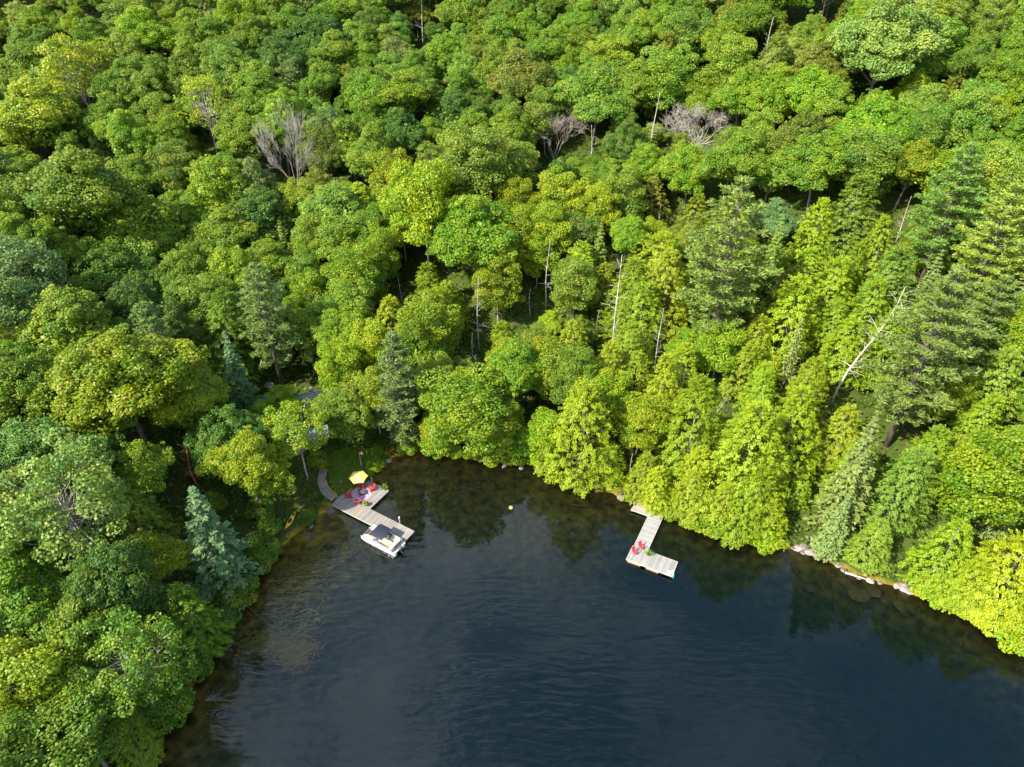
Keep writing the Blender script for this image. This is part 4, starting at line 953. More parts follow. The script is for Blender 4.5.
lp = lambda x, y, z=DG: w2(LO, LA, *loc2(LO, LA, Z2(x, y, z)), z)

# boardwalk of planks curving up from the dock
pts = [on_land(315 + x * .14342, 455 + y * .14342, .12)[:2] for x, y in [(140, 318), (105, 290), (72, 255), (52, 215), (46, 175), (55, 135), (62, 100)]]
bw = empty('boardwalk', (pts[0][0], pts[0][1], hz(*pts[0])), 0, 'curved plank boardwalk leading from the deck up across the lawn', 'boardwalk')
cur = []
for i in range(len(pts) - 1):
    for t in np.linspace(0, 1, 12, endpoint=False): cur.append(pts[i] * (1 - t) + pts[i + 1] * t)
mb = MB()
acc = 0
for i in range(1, len(cur)):
    acc += np.linalg.norm(cur[i] - cur[i - 1])
    if acc > .17 or i == 1:
        acc = 0; d = cur[i] - cur[i - 1]; an = math.atan2(d[1], d[0])
        z = max(hz(*cur[i]), 0) + .14; z = max(z, .5 if i < 10 else 0)
        mb.box((cur[i][0] - pts[0][0] , cur[i][1] - pts[0][1], z - hz(*pts[0])), (.155, 1.25 + .04 * math.sin(i * 7.), .05), rz=an)
mb.build('planks', mat_simple('old_path_planks', (.26, .21, .16), .85, .4, 3), bw)
for sgn in (-1, 1):
    mb = MB(); q = []
    for i in range(0, len(cur), 6):
        d = cur[min(i + 1, len(cur) - 1)] - cur[max(i - 1, 0)]; n_ = np.array([-d[1], d[0]]) / np.linalg.norm(d)
        z = max(max(hz(*cur[i]), 0) + .06, .42 if i < 10 else 0); c = cur[i] + n_ * .5 * sgn
        q.append((c[0] - pts[0][0], c[1] - pts[0][1], z - hz(*pts[0])))
    mb.tube(q, .05, 4); mb.build('stringer', M_SKIRT, bw)
# low log edging beside the path
q = [on_land(315 + x * .14342, 455 + y * .14342, .2) for x, y in [(78, 180), (86, 212), (104, 238), (130, 258), (152, 278)]]
mb = MB(); mb.tube(q, .1, 7); e_ = mb.build('log_edging', mat_simple('brown_edging_log', (.36, .22, .10), .8, .3, 4)); tag(e_, 'low brown curved log edging between the boardwalk and the deck', 'log')

# ------------------------------------------------------------------ adirondack chairs
def make_adirondack(label):
    r = empty('adirondack_chair', (0, 0, 0), 0, label, 'chair', 'red slatted chairs around the fire table')
    mb = MB()
    for i in range(5): mb.box((-.22 + i * .125, 0, .36 - (-.22 + i * .125) * .28 - .02), (.115, .56, .025), ry=.27)
    mb.build('seat', M_RED, r)
    mb = MB()
    for i in range(5):
        y = (i - 2) * .115; h = .86 - .07 * abs(i - 2)
        mb.box((-.33 - h * .5 * .42, y * 1.08, .30 + h * .5 * .9), (.025, .10, h), ry=-.44)
    mb.box((-.42, 0, .52), (.03, .56, .07), ry=-.44); mb.build('backrest', M_RED, r)
    for s in (-1, 1):
        MB().box((-.05, s * .36, .585), (.74, .14, .03)).build('armrest', M_RED, r)
        MB().box((.28, s * .32, .285), (.09, .035, .57)).build('leg', M_RED, r)
        MB().box((-.22, s * .30, .20), (.95, .035, .11), ry=-.25 + .55).build('leg', M_RED, r)
    return r
fx = lp(325, 272)
chair0 = None
CH = [((333, 228), 'red slatted chair nearest the yellow umbrella'), ((395, 246), 'red slatted chair on the side of the deck towards the open bay'), ((240, 292), 'red slatted chair on the boardwalk side of the fire table'), ((302, 335), 'red slatted chair on the boat side of the fire table')]
for (x, y), lab in CH:
    p = lp(x, y); an = math.atan2(fx[1] - p[1], fx[0] - p[0])
    c = make_adirondack(lab) if chair0 is None else copy_tree(chair0)
    chair0 = chair0 or c
    c.location = (p[0], p[1], DG + .004); c.rotation_euler = (0, 0, an); c['label'] = lab
# patterned rug
m, nt, b = new_mat('rug_pattern')
tc = nd(nt, 'ShaderNodeTexCoord'); vo = nd(nt, 'ShaderNodeTexVoronoi', feature='F1'); vo.inputs['Scale'].default_value = 1.7; vo.inputs['Randomness'].default_value = .25
nt.links.new(tc.outputs['Object'], vo.inputs['Vector'])
r_ = ramp(nt, [(.0, (.26, .03, .10)), (.18, (.38, .08, .18)), (.30, (.46, .38, .41)), (.48, (.40, .20, .29)), (.58, (.12, .05, .18))]); r_.color_ramp.interpolation = 'CONSTANT'
nt.links.new(vo.outputs['Distance'], r_.inputs[0]); nt.links.new(r_.outputs[0], b.inputs['Base Color']); b.inputs['Roughness'].default_value = .95
rg = empty('rug', (fx[0], fx[1], DG), LA + .1, 'pink white and purple patterned outdoor rug under the fire table', 'rug')
MB().prism([(1.45 * math.cos(t), 1.3 * math.sin(t)) for t in np.linspace(0, 2 * math.pi, 24, endpoint=False)], .004, .014).build('pile', m, rg)
MB().tube([(1.46 * math.cos(t), 1.31 * math.sin(t), .014) for t in np.linspace(0, 2 * math.pi, 37)], .022, 5, cap=False).build('border', M_CREAM, rg)
ft = empty('fire_table', (fx[0], fx[1], DG + .014), LA + .78, 'dark square fire table in the middle of the red chairs', 'table')
mb = MB()
for sx, sy, lx, ly in ((0, -.36, 1.0, .28), (0, .36, 1.0, .28), (-.36, 0, .28, .44), (.36, 0, .28, .44)): mb.box((sx, sy, .56), (lx, ly, .05))
mb.build('tabletop', mat_simple('slate_tabletop', (.09, .085, .10), .5, .3, 5), ft)
MB().box((0, 0, .27), (.7, .7, .53)).build('base', M_DARK, ft)
MB().lathe([(.2, .535), (.2, .555), (.02, .56)], 12).build('burner', mat_simple('lava_stone', (.2, .18, .17), .9, .5, 20), ft)

# ------------------------------------------------------------------ umbrella
up = lp(314, 221)
um_ = empty('patio_umbrella', (up[0], up[1], DG), .2, 'open yellow six sided patio umbrella at the back of the deck', 'umbrella')
MB().lathe([(.28, 0), (.28, .06), (.06, .1), (.05, .3)], 14).build('base', M_DARK, um_)
MB().tube([(0, 0, .1), (0, 0, 2.62)], .024, 8).build('pole', M_WHITE, um_)
mb = MB(); mb2 = MB(); N6 = 6
def rim(k, r, z): a = 2 * math.pi * k / N6; return (r * math.cos(a), r * math.sin(a), z)
for k in range(N6):
    m_ = mb if k % 2 == 0 else mb2
    A, B = rim(k, 1.45, 2.1), rim(k + 1, 1.45, 2.1); a1, b1 = rim(k, .8, 2.4), rim(k + 1, .8, 2.4); md = tuple(np.array(rim(k + .5, 1.45 * .84, 2.13)))
    mm = tuple(np.array(rim(k + .5, .8 * .865, 2.39)))
    top_ = [(0, 0, 2.6), a1, mm, b1, A, md, B]
    low_ = [(q[0], q[1], q[2] - .015) for q in top_]
    m_.add(top_ + low_ + [(q[0], q[1], q[2] - .14) for q in (A, md, B)],
           [(0, 1, 2), (0, 2, 3), (1, 4, 5, 2), (2, 5, 6, 3), (7, 9, 8), (7, 10, 9), (8, 9, 12, 11), (9, 10, 13, 12), (4, 14, 15, 5), (5, 15, 16, 6)])
mb.build('canopy', M_YEL2, um_); mb2.build('canopy', M_YEL, um_)
for k in range(N6): MB().tube([(0, 0, 2.56), rim(k, 1.43, 2.075)], .012, 4).build('rib', M_WHITE, um_)
MB().lathe([(.05, 2.6), (.05, 2.66), (.015, 2.7)], 8).build('finial', M_WHITE, um_)

# ------------------------------------------------------------------ potted plants
def make_pot(label, spiky=False, seed=0, col=(.13, .22, .01)):
    r = empty('potted_plant', (0, 0, 0), 0, label, 'plant', 'pots of greenery on the docks')
    MB().lathe([(.15, 0), (.22, .3), (.24, .3), (.24, .34), (.2, .34), (.19, .29), (.01, .28)], 14).build('pot', M_TERRA if seed != 1 else M_DARK, r)
    R_ = np.random.default_rng(seed)
    if spiky:
        k = 46; D = unit(R_.normal(size=(k, 3)) * np.array([1, 1, .3]) + np.array([0, 0, .75])); P_ = np.array([0, 0, .32]) + D * .42
        V = leaf_quads(R_, P_, unit(np.cross(D, R_.normal(size=(k, 3)))), .85, .10, D)
    else:
        D = unit(R_.normal(size=(240, 3))); D[:, 2] = abs(D[:, 2]); P_ = np.array([0, 0, .38]) + D * np.array([.42, .42, .42]) * R_.uniform(.5, 1, (240, 1))
        V = leaf_quads(R_, P_, unit(D + R_.normal(size=(240, 3)) * .5), .17, .12)
    fo = bpy.data.objects.new('foliage', quad_mesh('pot_foliage', V, PLANT, R_.random(len(V)))); fo.parent = r; COL.objects.link(fo); fo.color = (*col, 1)
    return r
for (x, y), lab, sp_, sd_, cl in [((360, 352), 'round bright green potted plant beside the orange strip on the deck', False, 1, (.15, .22, .01)), ((484, 243), 'leafy potted plant on the outer back corner of the wide deck', True, 2, (.10, .2, .02))]:
    p = lp(x, y); q = make_pot(lab, sp_, sd_, cl); q.location = (p[0], p[1], DG + .004)
# orange strip lying on the deck, posts, small things
a_, b_ = lp(272, 414), lp(342, 352)
L_ = math.hypot(b_[0] - a_[0], b_[1] - a_[1])
o = MB().box((0, 0, .03), (L_, .13, .05)).build('timber_strip', M_ORANGE); o.location = ((a_[0] + b_[0]) / 2, (a_[1] + b_[1]) / 2, DG + .004); o.rotation_euler = (0, 0, math.atan2(b_[1] - a_[1], b_[0] - a_[0]))
tag(o, 'orange brown timber strip laid across the deck boards', 'board')
def make_post(label, h, lampy=False):
    r = empty('mooring_post', (0, 0, 0), 0, label, 'post')
    MB().tube([(0, 0, -1.2), (0, 0, h)], .085, 8).build('pole', M_POST, r)
    MB().lathe([(.13, h), (.14, h + .05), (.12, h + .14), (.02, h + .2)], 10).build('cap', M_WHITE if lampy else M_POST, r)
    return r
for (u_, v_), h_, l_, lab in [((loc2(LO, LA, Z2(590, 478))[0], armW + .12), 1.2, True, 'white capped mooring post at the arm of the dock behind the boat'), ((p5[0] + .6, VT + .12), .85, False, 'short grey post at the back edge of the wide deck')]:
    q = make_post(lab, h_, l_); q.location = w2(LO, LA, u_, v_, DG - .05 if False else .45)

# flagpole with a small red and white flag
fp = on_land(362, 469, 0)
fl = empty('flagpole', tuple(fp), .3, 'grey flagpole with a small red flag on the lawn behind the umbrella', 'flagpole')
MB().tube([(0, 0, -.3), (0, 0, 3.7)], [.05, .035], 8).build('pole', M_POST, fl)
mb = MB()
for z0, z1, nm, mt_ in ((3.25, 3.45, 'flag', M_WHITE), ):
    pass
for k, (s0, s1, mt_) in enumerate(((.04, .24, M_REDF), (.245, .42, M_WHITE), (.425, .62, M_REDF))):
    MB().add([(s0, 0, 3.05), (s1, .06 * math.sin(s1 * 9), 3.02), (s1, .06 * math.sin(s1 * 9), 3.58), (s0, 0, 3.62), (s0, .012, 3.05), (s1, .012 + .06 * math.sin(s1 * 9), 3.02), (s1, .012 + .06 * math.sin(s1 * 9), 3.58), (s0, .012, 3.62)],
             [(0, 1, 2, 3), (7, 6, 5, 4), (0, 4, 5, 1), (3, 2, 6, 7), (1, 5, 6, 2), (0, 3, 7, 4)]).build('flag', mt_, fl)
# grey garden stone on the lawn
for x, y, lab in [(183, 182, 'grey flat stone lying on the lawn by the umbrella')]:
    pass

# ------------------------------------------------------------------ pontoon boat
bc = loc2(LO, LA, Z2(478, 590, .6))
BL, BW = 6.1, 2.45
bo = w2(LO, LA, bc[0], -.2 - BW / 2, 0)
bt = empty('pontoon_boat', bo, LA + math.pi, 'white pontoon boat with a navy sunshade moored along the dock arm', 'boat')   # bow points to +x
for s in (-1, 1):
    y = s * (BW / 2 - .32)
    MB().tube([(-BL / 2, y, .22), (-BL / 2 + .15, y, .2), (BL / 2 - .7, y, .2), (BL / 2 - .25, y, .26), (BL / 2 + .1, y, .38), (BL / 2 + .3, y, .5)], [.27, .31, .31, .26, .14, .03], 14).build('pontoon', M_ALU, bt, True)
MB().box((-.05, 0, .58), (BL - .1, BW, .1)).build('deck', M_CARPET, bt)
for s in (-1, 1): MB().box((-.05, s * (BW / 2 + .02), .57), (BL - .08, .035, .17)).build('deck_trim', M_WHITE, bt)
MB().box((BL / 2 - .08, 0, .57), (.04, BW - .03, .17)).build('deck_trim', M_WHITE, bt)
FX0, FX1, FY = -BL / 2 + .55, BL / 2 - .45, BW / 2 - .06
for s in (-1, 1):
    p = MB().box(((FX0 + FX1) / 2, s * FY, .96), (FX1 - FX0, .03, .52)).build('rail_panel', M_TAUPE, bt)
    q = [(FX0, s * FY, 1.27), (FX1, s * FY, 1.27)]
    MB().tube(q, .03, 6).build('rail', M_ALU, p)
    for x in np.linspace(FX0, FX1, 6): MB().tube([(x, s * FY, .63), (x, s * FY, 1.27)], .022, 5).build('stanchion', M_ALU, p)
    MB().box(((FX0 + FX1) / 2, s * (FY + .02), .90), (FX1 - FX0 - .1, .006, .12)).build('stripe', M_WHITE, p)
for x, w_ in ((FX1, FY * 2 - .1), (FX0, FY * 2 - .1)):
    p = MB().box((x, .3 * (1 if x > 0 else -1), .96), (.03, w_ * .68, .52)).build('rail_panel', M_TAUPE, bt)
    MB().tube([(x, -w_ / 2, 1.27), (x, w_ / 2, 1.27)], .03, 6).build('rail', M_ALU, p)
def bench(x, y, lx, ly, bx, by):
    s_ = MB().box((x, y, .82), (lx, ly, .36)).box((x, y, 1.03), (lx - .03, ly - .03, .09)).build('seat', M_CREAM, bt)
    if by: MB().box((x, y + by * (ly / 2 - .07), 1.2), (lx - .05, .14, .36)).build('backrest', M_CREAM, s_)
    if bx: MB().box((x + bx * (lx / 2 - .07), y, 1.2), (.14, ly - .05, .36)).build('backrest', M_CREAM, s_)
bench(FX1 - .95, FY - .34, 1.7, .58, 0, 1); bench(FX1 - .95, -FY + .34, 1.7, .58, 0, -1)
bench(FX0 + .85, -FY + .34, 1.4, .58, 0, -1); bench(FX0 + .35, .25, .62, 1.5, -1, 0)
bench(-.35, -.5, .5, .5, -1, 0)
cs = MB().box((.35, -.62, .98), (.5, .8, .7), taper=.8).build('console', M_WHITE, bt)
MB().box((.28, -.62, 1.42), (.03, .66, .22), ry=-.4).build('windscreen', M_GLASS, cs)
w_ = MB()
w_.tube([(.02 + .06 * math.cos(t) * .3, -.62 + .17 * math.sin(t), 1.25 + .17 * math.cos(t)) for t in np.linspace(0, 2 * math.pi, 13)], .018, 5); w_.build('steering_wheel', M_DARK, cs)
# sunshade on a folding frame
mb = MB(); nxs, nys = 8, 6; vs2 = []
bx0 = -.95
for lay in (0, -.02):
    for i in range(nxs + 1):
        for j in range(nys + 1):
            u_ = i / nxs; v_ = j / nys
            vs2.append((bx0 + 2.15 * u_, (v_ - .5) * 2.3, 2.5 - .16 * (2 * v_ - 1) ** 2 - .07 * (2 * u_ - 1) ** 2 + .02 * math.cos(u_ * 6 * math.pi) + lay))
fs2 = []; o2 = (nxs + 1) * (nys + 1); I = lambda i, j, l: l * o2 + i * (nys + 1) + j
for i in range(nxs):
    for j in range(nys):
        fs2.append((I(i, j, 0), I(i + 1, j, 0), I(i + 1, j + 1, 0), I(i, j + 1, 0))); fs2.append((I(i, j + 1, 1), I(i + 1, j + 1, 1), I(i + 1, j, 1), I(i, j, 1)))
ring = [(i, 0) for i in range(nxs + 1)] + [(nxs, j) for j in range(1, nys + 1)] + [(i, nys) for i in range(nxs - 1, -1, -1)] + [(0, j) for j in range(nys - 1, 0, -1)]
for k in range(len(ring)):
    a, b = ring[k], ring[(k + 1) % len(ring)]; fs2.append((I(*a, 1), I(*b, 1), I(*b, 0), I(*a, 0)))
mb.add(vs2, fs2); sh = mb.build('sunshade', M_NAVY, bt, False)
for s in (-1, 1):
    for x in (bx0 + .12, bx0 + 1.05, bx0 + 2.02):
        MB().tube([(bx0 + 1.05, s * FY, 1.28), (x, s * 1.08, 2.3)], .018, 5).build('frame_tube', M_ALU, sh)
# outboard motor
mo = empty('outboard_motor', (-BL / 2 - .12, 0, 0)); mo.parent = bt
MB().lathe([(.1, .72), (.21, .76), (.24, .95), (.2, 1.16), (.08, 1.24)], 12, (-.1, 0, 0)).build('cowl', M_DARK, mo, True)
MB().box((-.1, 0, .3), (.18, .12, .95)).build('drive_leg', M_DARK, mo)
MB().box((.05, 0, .62), (.3, .5, .2)).build('transom_bracket', M_DARK, mo)
mb = MB()
for k in range(3):
    a = 2.1 * k; mb.box((-.26, .09 * math.cos(a), -.15 + .09 * math.sin(a)), (.02, .09, .17), rx=a + 1.57, rz=.4)
mb.build('propeller', M_ALU, mo)
# red and yellow life vests on the rear bench
for dx, dy, mt_, lab in ((FX0 + 1.05, .35, M_YEL, 'yellow life vest lying on the rear bench of the boat'),):
    x, y = bo[0] + math.cos(LA + math.pi) * dx - math.sin(LA + math.pi) * dy, bo[1] + math.sin(LA + math.pi) * dx + math.cos(LA + math.pi) * dy
    lv = empty('life_vest', (x, y, .635), LA, lab, 'life vest')
    for s in (-1, 1): MB().box((0, s * .13, .06), (.42, .2, .11)).build('panel', mt_, lv)
    MB().box((0, 0, .06), (.06, .52, .125)).build('strap', M_REDF, lv)

# ------------------------------------------------------------------ kayak on the bank
k0, k1 = on_land(284.5, 530, .25), on_land(295.8, 511, .25)
kc = (k0 + k1) / 2; L_ = 3.3
kv = k1 - k0; kz = math.atan2(kv[1], kv[0])
ky = empty('kayak', (kc[0], kc[1], kc[2] - .12), kz, 'yellow kayak pulled up on the grassy bank in the shade of the trees', 'kayak')
ky.rotation_euler = (0.25, -math.atan2(kv[2], math.hypot(kv[0], kv[1])), kz)
mb = MB(); secs = 15; nr = 12; vs2 = []; fs2 = []
for i in range(secs):
    t = -1 + 2 * i / (secs - 1); w_ = .36 * max(1 - abs(t) ** 2.3, .02); hh = .15 + .09 * t * t
    for k in range(nr):
        a = 2 * math.pi * k / nr; vs2.append((t * L_ / 2, w_ * math.cos(a), .16 + .1 * t * t + (.13 if math.sin(a) > 0 else .17) * math.sin(a) * (1 - abs(t) ** 4 * .85)))
for i in range(secs - 1):
    for k in range(nr):
        k2 = (k + 1) % nr; fs2.append((i * nr + k, (i + 1) * nr + k, (i + 1) * nr + k2, i * nr + k2))
fs2 += [tuple(range(nr)), tuple(range((secs - 1) * nr + nr - 1, (secs - 1) * nr - 1, -1))]
mb.add(vs2, fs2).build('hull', M_YKAY, ky, True)
for cx_, rl, nm in ((-.15, .46, 'cockpit'), (.95, .2, 'hatch')):
    MB().prism([(cx_ + rl * math.cos(t), (.25 if nm == 'cockpit' else .16) * math.sin(t)) for t in np.linspace(0, 2 * math.pi, 18, endpoint=False)], .24, .315 if nm == 'cockpit' else .33).build(nm, M_BLACK, ky)
cm_ = None

# ------------------------------------------------------------------ right dock
RO, RA = frame2(Z4(125, 530), Z4(475, 662))
PL = float(np.linalg.norm(Z4(475, 662)[:2] - RO[:2])); PW = loc2(RO, RA, Z4(515, 550))[1]
wl = loc2(RO, RA, Z4(300, 182)); wr = loc2(RO, RA, Z4(408, 205)); wi = loc2(RO, RA, Z4(290, 465))
print('right dock', PL, PW, wl, wr, wi)
WU0, WU1, WV = max(wl[0], .02), wi[0], wr[1] + .4
rd = empty('dock', (RO[0], RO[1], 0), RA, 'straight pale walkway dock ending in a grey crosswise platform with red chairs', 'dock')
MB().prism([(0, 0), (PL, 0), (PL, PW), (0, PW)], DG - .06, DG).build('platform', M_DECK2, rd)
MB().prism([(WU0, PW + .01), (WU1, PW + .01), (WU1, WV), (WU0, WV)], DG - .05, DG + .02).build('walkway', M_WALK, rd)
for c, d in (((PL / 2, -.022, DG - .07), (PL + .09, .042, .16)), ((-.022, PW / 2, DG - .07), (.042, PW, .16)), ((PL + .022, PW / 2, DG - .07), (.042, PW, .16)), (((WU1 + PL) / 2, PW + .022, DG - .07), (PL - WU1, .042, .16)),
             ((WU0 - .022, (PW + WV) / 2, DG - .06), (.042, WV - PW, .17)), ((WU1 + .022, (PW + WV) / 2, DG - .06), (.042, WV - PW, .17))):
    MB().box(c, d).build('edge_board', M_TRIM, rd)
for u_, L_ in ((.14, 1.9), (2.85, 1.8)):
    MB().box((u_ * 1 + L_ / 2, .02, DG - .33), (L_, .06, .34)).build('skirt_board', M_SKIRT, rd)
for u_, v_ in ((2.4, .55), (PL - .6, .55), (2.4, PW - .55), (PL - .6, PW - .55), (.7, PW - .6)):
    mb = MB(); mb.tube([(u_ - .5, v_, .12), (u_ - .45, v_, .12), (u_ + .45, v_, .12), (u_ + .5, v_, .12)], [.24, .3, .3, .24], 12); mb.build('float_drum', M_BLACK, rd, True)
for v_ in (PW + 1.6, PW + 4):
    for u_ in (WU0 + .15, WU1 - .15):
        wx, wy, _ = w2(RO, RA, u_, v_, 0); MB().tube([(u_, v_, min(hz(wx, wy), -.3) - .2), (u_, v_, DG - .06)], .08, 7).build('piling', M_POST, rd)
# small landing beside the shore end
l0 = loc2(RO, RA, Z4(157, 152)); l1 = loc2(RO, RA, Z4(300, 190))
sl_ = empty('landing', (RO[0], RO[1], 0), RA, 'small weathered timber landing beside the shore end of the straight dock', 'landing')
LV = (l0[1] + l1[1]) / 2
MB().prism([(l0[0], LV), (WU0 - .06, LV), (WU0 - .06, LV + 1.7), (l0[0] + .2, LV + 1.7)], DG - .1, DG - .03).build('deck', M_PATH, sl_)
MB().box(((l0[0] + WU0 - .06) / 2, LV - .024, DG - .12), (WU0 - .06 - l0[0], .045, .2)).build('edge_board', M_TRIM, sl_)
for u_ in (l0[0] + .2, WU0 - .3): MB().tube([(u_, LV + .2, -1.2), (u_, LV + .2, DG - .11)], .08, 7).build('piling', M_POST, sl_)
rp = lambda x, y, z=DG: w2(RO, RA, *loc2(RO, RA, Z4(x, y, z)), z)
# folding chairs
def make_folding(label):
    r = empty('folding_chair', (0, 0, 0), 0, label, 'chair', 'red folding chairs on the dock platform')
    MB().box((.02, 0, .42), (.5, .56, .03), ry=.1).build('seat', M_REDF, r)
    MB().box((-.36, 0, .80), (.035, .58, .82), ry=-.35).build('backrest', M_REDF, r)
    for s in (-1, 1):
        MB().tube([(.34, s * .3, 0), (-.2, s * .3, .44), (-.52, s * .3, 1.2)], .018, 5).build('side_frame', M_DARK, r)
        MB().tube([(-.38, s * .3, 0), (.26, s * .3, .46), (.28, s * .31, .62)], .018, 5).build('leg', M_DARK, r)
        MB().box((.05, s * .31, .63), (.5, .06, .025)).build('armrest', M_DARK, r)
    return r
f0 = None
for (x, y), lab in (((190, 492), 'red folding chair closer to the outer corner of the platform'), ((240, 452), 'red folding chair at the foot of the pale walkway')):
    p = rp(x, y); c = make_folding(lab) if f0 is None else copy_tree(f0); f0 = f0 or c
    c.location = (p[0], p[1], DG + .022); c.rotation_euler = (0, 0, RA + rad(-28)); c['label'] = lab
p = rp(296, 500); q = make_pot('spiky potted plant where the pale walkway meets the platform', True, 5, (.13, .22, .01)); q.location = (p[0], p[1], DG + .004)
# swim ladder on the end of the platform
ld = empty('swim_ladder', w2(RO, RA, PL - .75, .42, DG), RA, 'white swim ladder folded flat on the outer corner of the platform', 'ladder')
for s in (-1, 1): MB().tube([(-.02, s * .26, .05), (.5, s * .26, .05), (.66, s * .26, .5), (.78, s * .26, .5), (.82, s * .26, -.3)], .04, 6).build('rail', M_WHITE, ld)
for x in (.05, .25, .45): MB().box((x, 0, .06), (.1, .5, .04)).build('rung', M_WHITE, ld)
gb = MB().tube([(0, 0, -.42), (0, 0, .42)], .1, 8).build('dock_bumper', M_GREENP); gb.location = w2(RO, RA, PL + .15, .25, .3); tag(gb, 'green bumper on the outer end of the platform', 'bumper')
# white board leaning at the shore
p = on_land(641, 496, .5); bd = MB().box((0, 0, 0), (.5, 1.4, .06)).build('timber_board', M_WHITE); bd.location = (p[0], p[1], hz(p[0], p[1]) + .55); bd.rotation_euler = (.5, .2, .35)
tag(bd, 'white weathered board leaning on the bank above the landing', 'board')
# buoy
p = ground_at(511, 508); by = empty('buoy', (p[0], p[1], -.1), 0, 'small yellow buoy floating in the middle of the bay', 'buoy')
MB().lathe([(.03, -.12), (.22, 0), (.3, .16), (.24, .34), (.08, .42)], 12).build('float', M_YEL, by, True); MB().lathe([(.05, .41), (.05, .5), (.02, .52)], 8).build('eye', M_DARK, by)

# ------------------------------------------------------------------ cottages in the trees
def cottage(px, py, rz, L_, W_, h_, rise, roofm, wallm, label):
    p = on_land(px, py, h_ + rise * .6); z = hz(p[0], p[1])
    r = empty('cottage', (p[0], p[1], z - .3), rz, label, 'cottage')
    mb = MB()
    mb.add([(-L_ / 2, -W_ / 2, 0), (L_ / 2, -W_ / 2, 0), (L_ / 2, W_ / 2, 0), (-L_ / 2, W_ / 2, 0), (-L_ / 2, -W_ / 2, h_), (L_ / 2, -W_ / 2, h_), (L_ / 2, W_ / 2, h_), (-L_ / 2, W_ / 2, h_), (-L_ / 2, 0, h_ + rise), (L_ / 2, 0, h_ + rise)],
           [(3, 2, 1, 0), (0, 1, 5, 4), (2, 3, 7, 6), (1, 2, 6, 9, 5), (3, 0, 4, 8, 7)]); mb.build('wall', wallm, r)
    e = .45; s = rise / (W_ / 2)
    mb = MB()
    for sg in (-1, 1):
        A = [(-L_ / 2 - e, 0, h_ + rise + .03), (L_ / 2 + e, 0, h_ + rise + .03), (L_ / 2 + e, sg * (W_ / 2 + e), h_ - s * e + .03), (-L_ / 2 - e, sg * (W_ / 2 + e), h_ - s * e + .03)]
        mb.add(A + [(q[0], q[1], q[2] + .1) for q in A], [(0, 1, 2, 3), (7, 6, 5, 4), (0, 4, 5, 1), (1, 5, 6, 2), (2, 6, 7, 3), (3, 7, 4, 0)] if sg > 0 else [(3, 2, 1, 0), (4, 5, 6, 7), (1, 5, 4, 0), (2, 6, 5, 1), (3, 7, 6, 2), (0, 4, 7, 3)])
    rf = mb.build('roof', roofm, r)
    MB().tube([(-L_ / 2 - e, 0, h_ + rise + .15), (L_ / 2 + e, 0, h_ + rise + .15)], .09, 6).build('ridge_cap', roofm, rf)
    MB().box((L_ * .22, W_ * .2, h_ + rise * .85 + .3), (.5, .5, 1.1)).build('chimney', M_ROCK, rf)
    for x in (-L_ / 4, L_ / 4):
        wn_ = MB().box((x, -W_ / 2 - .025, h_ * .58), (1.1, .05, 1.0)).build('window', M_WHITE, r); MB().box((x, -W_ / 2 - .055, h_ * .58), (.92, .02, .82)).build('pane', M_GLASS, wn_)
    dr = MB().box((0, -W_ / 2 - .03, 1.05), (.9, .06, 2.05)).build('door', M_POST, r); MB().lathe([(.01, 0), (.035, .01), (.035, .05), (.01, .06)], 8, (.35, -W_ / 2 - .08, 1.05)).build('handle', M_ALU, dr)
    return r
cottage(306, 396, .35, 4.6, 3.8, 2.6, 1.5, M_ROOF, M_LOGW, 'timber cottage under a light grey metal roof among the trees')
cottage(315, 429, .25, 3.2, 2.5, 2.0, .9, M_ROOFB, M_REDW, 'small dark red cabin with a blue grey roof below the cottage')
p = on_land(268, 399, .6); mb = MB(); n_ = 8; vs2 = []
for i in range(n_ + 1):
    for j in range(n_ + 1):
        u_, v_ = i / n_ * 2 - 1, j / n_ * 2 - 1; vs2.append((u_ * 1.4, v_ * 1.0, max(.0, .95 - .75 * max(abs(u_) ** 2.5, abs(v_) ** 2)) + .06 * math.sin(i * 2.1 + j * 1.7)))
mb.add(vs2, [(i * 9 + j, (i + 1) * 9 + j, (i + 1) * 9 + j + 1, i * 9 + j + 1) for i in range(8) for j in range(8)])
o = mb.build('tarpaulin', M_BLUE, None, True); o.location = (p[0], p[1], hz(p[0], p[1]) + .15); tag(o, 'blue tarpaulin over a low heap beside the dark cottage spruce', 'tarpaulin')

# ------------------------------------------------------------------ lawn and flowers
lp_px = [(325, 500), (331, 488), (329, 472), (322, 462), (334, 452), (352, 448), (372, 449), (392, 452), (390, 459), (378, 470), (366, 479), (350, 488), (339, 498)]
LW = [on_land(*q)[:2] for q in lp_px]; LWa = np.array(LW)
def inpoly(x, y, P):
    c = False
    for i in range(len(P)):
        a, b = P[i], P[i - 1]
        if (a[1] > y) != (b[1] > y) and x < (b[0] - a[0]) * (y - a[1]) / (b[1] - a[1]) + a[0]: c = not c
    return c
R = np.random.default_rng(5); pp = []
lo, hi = LWa.min(0), LWa.max(0)
while len(pp) < 9000:
    x, y = R.uniform(lo, hi)
    if inpoly(x, y, LW) and sd(x, y) > .25 : pp.append((x, y, hz(x, y)))
pp = np.array(pp); n = len(pp)
D_ = unit(R.normal(size=(n, 3)) * .5 + np.array([0, 0, 1.])); D_ = unit(R.normal(size=(n, 3)) * np.array([1, 1, .15]))
V = leaf_quads(R, pp + np.array([0, 0, .06]), unit(np.array([0, 0, 1.]) + R.normal(size=(n, 3)) * .35), .38, .22, D_)
lo_ = bpy.data.objects.new('lawn_grass', quad_mesh('lawn_grass', V, LEAF, np.clip(R.normal(.5, .2, n), 0, 1))); COL.objects.link(lo_); lo_.color = (.12, .20, .010, 1)
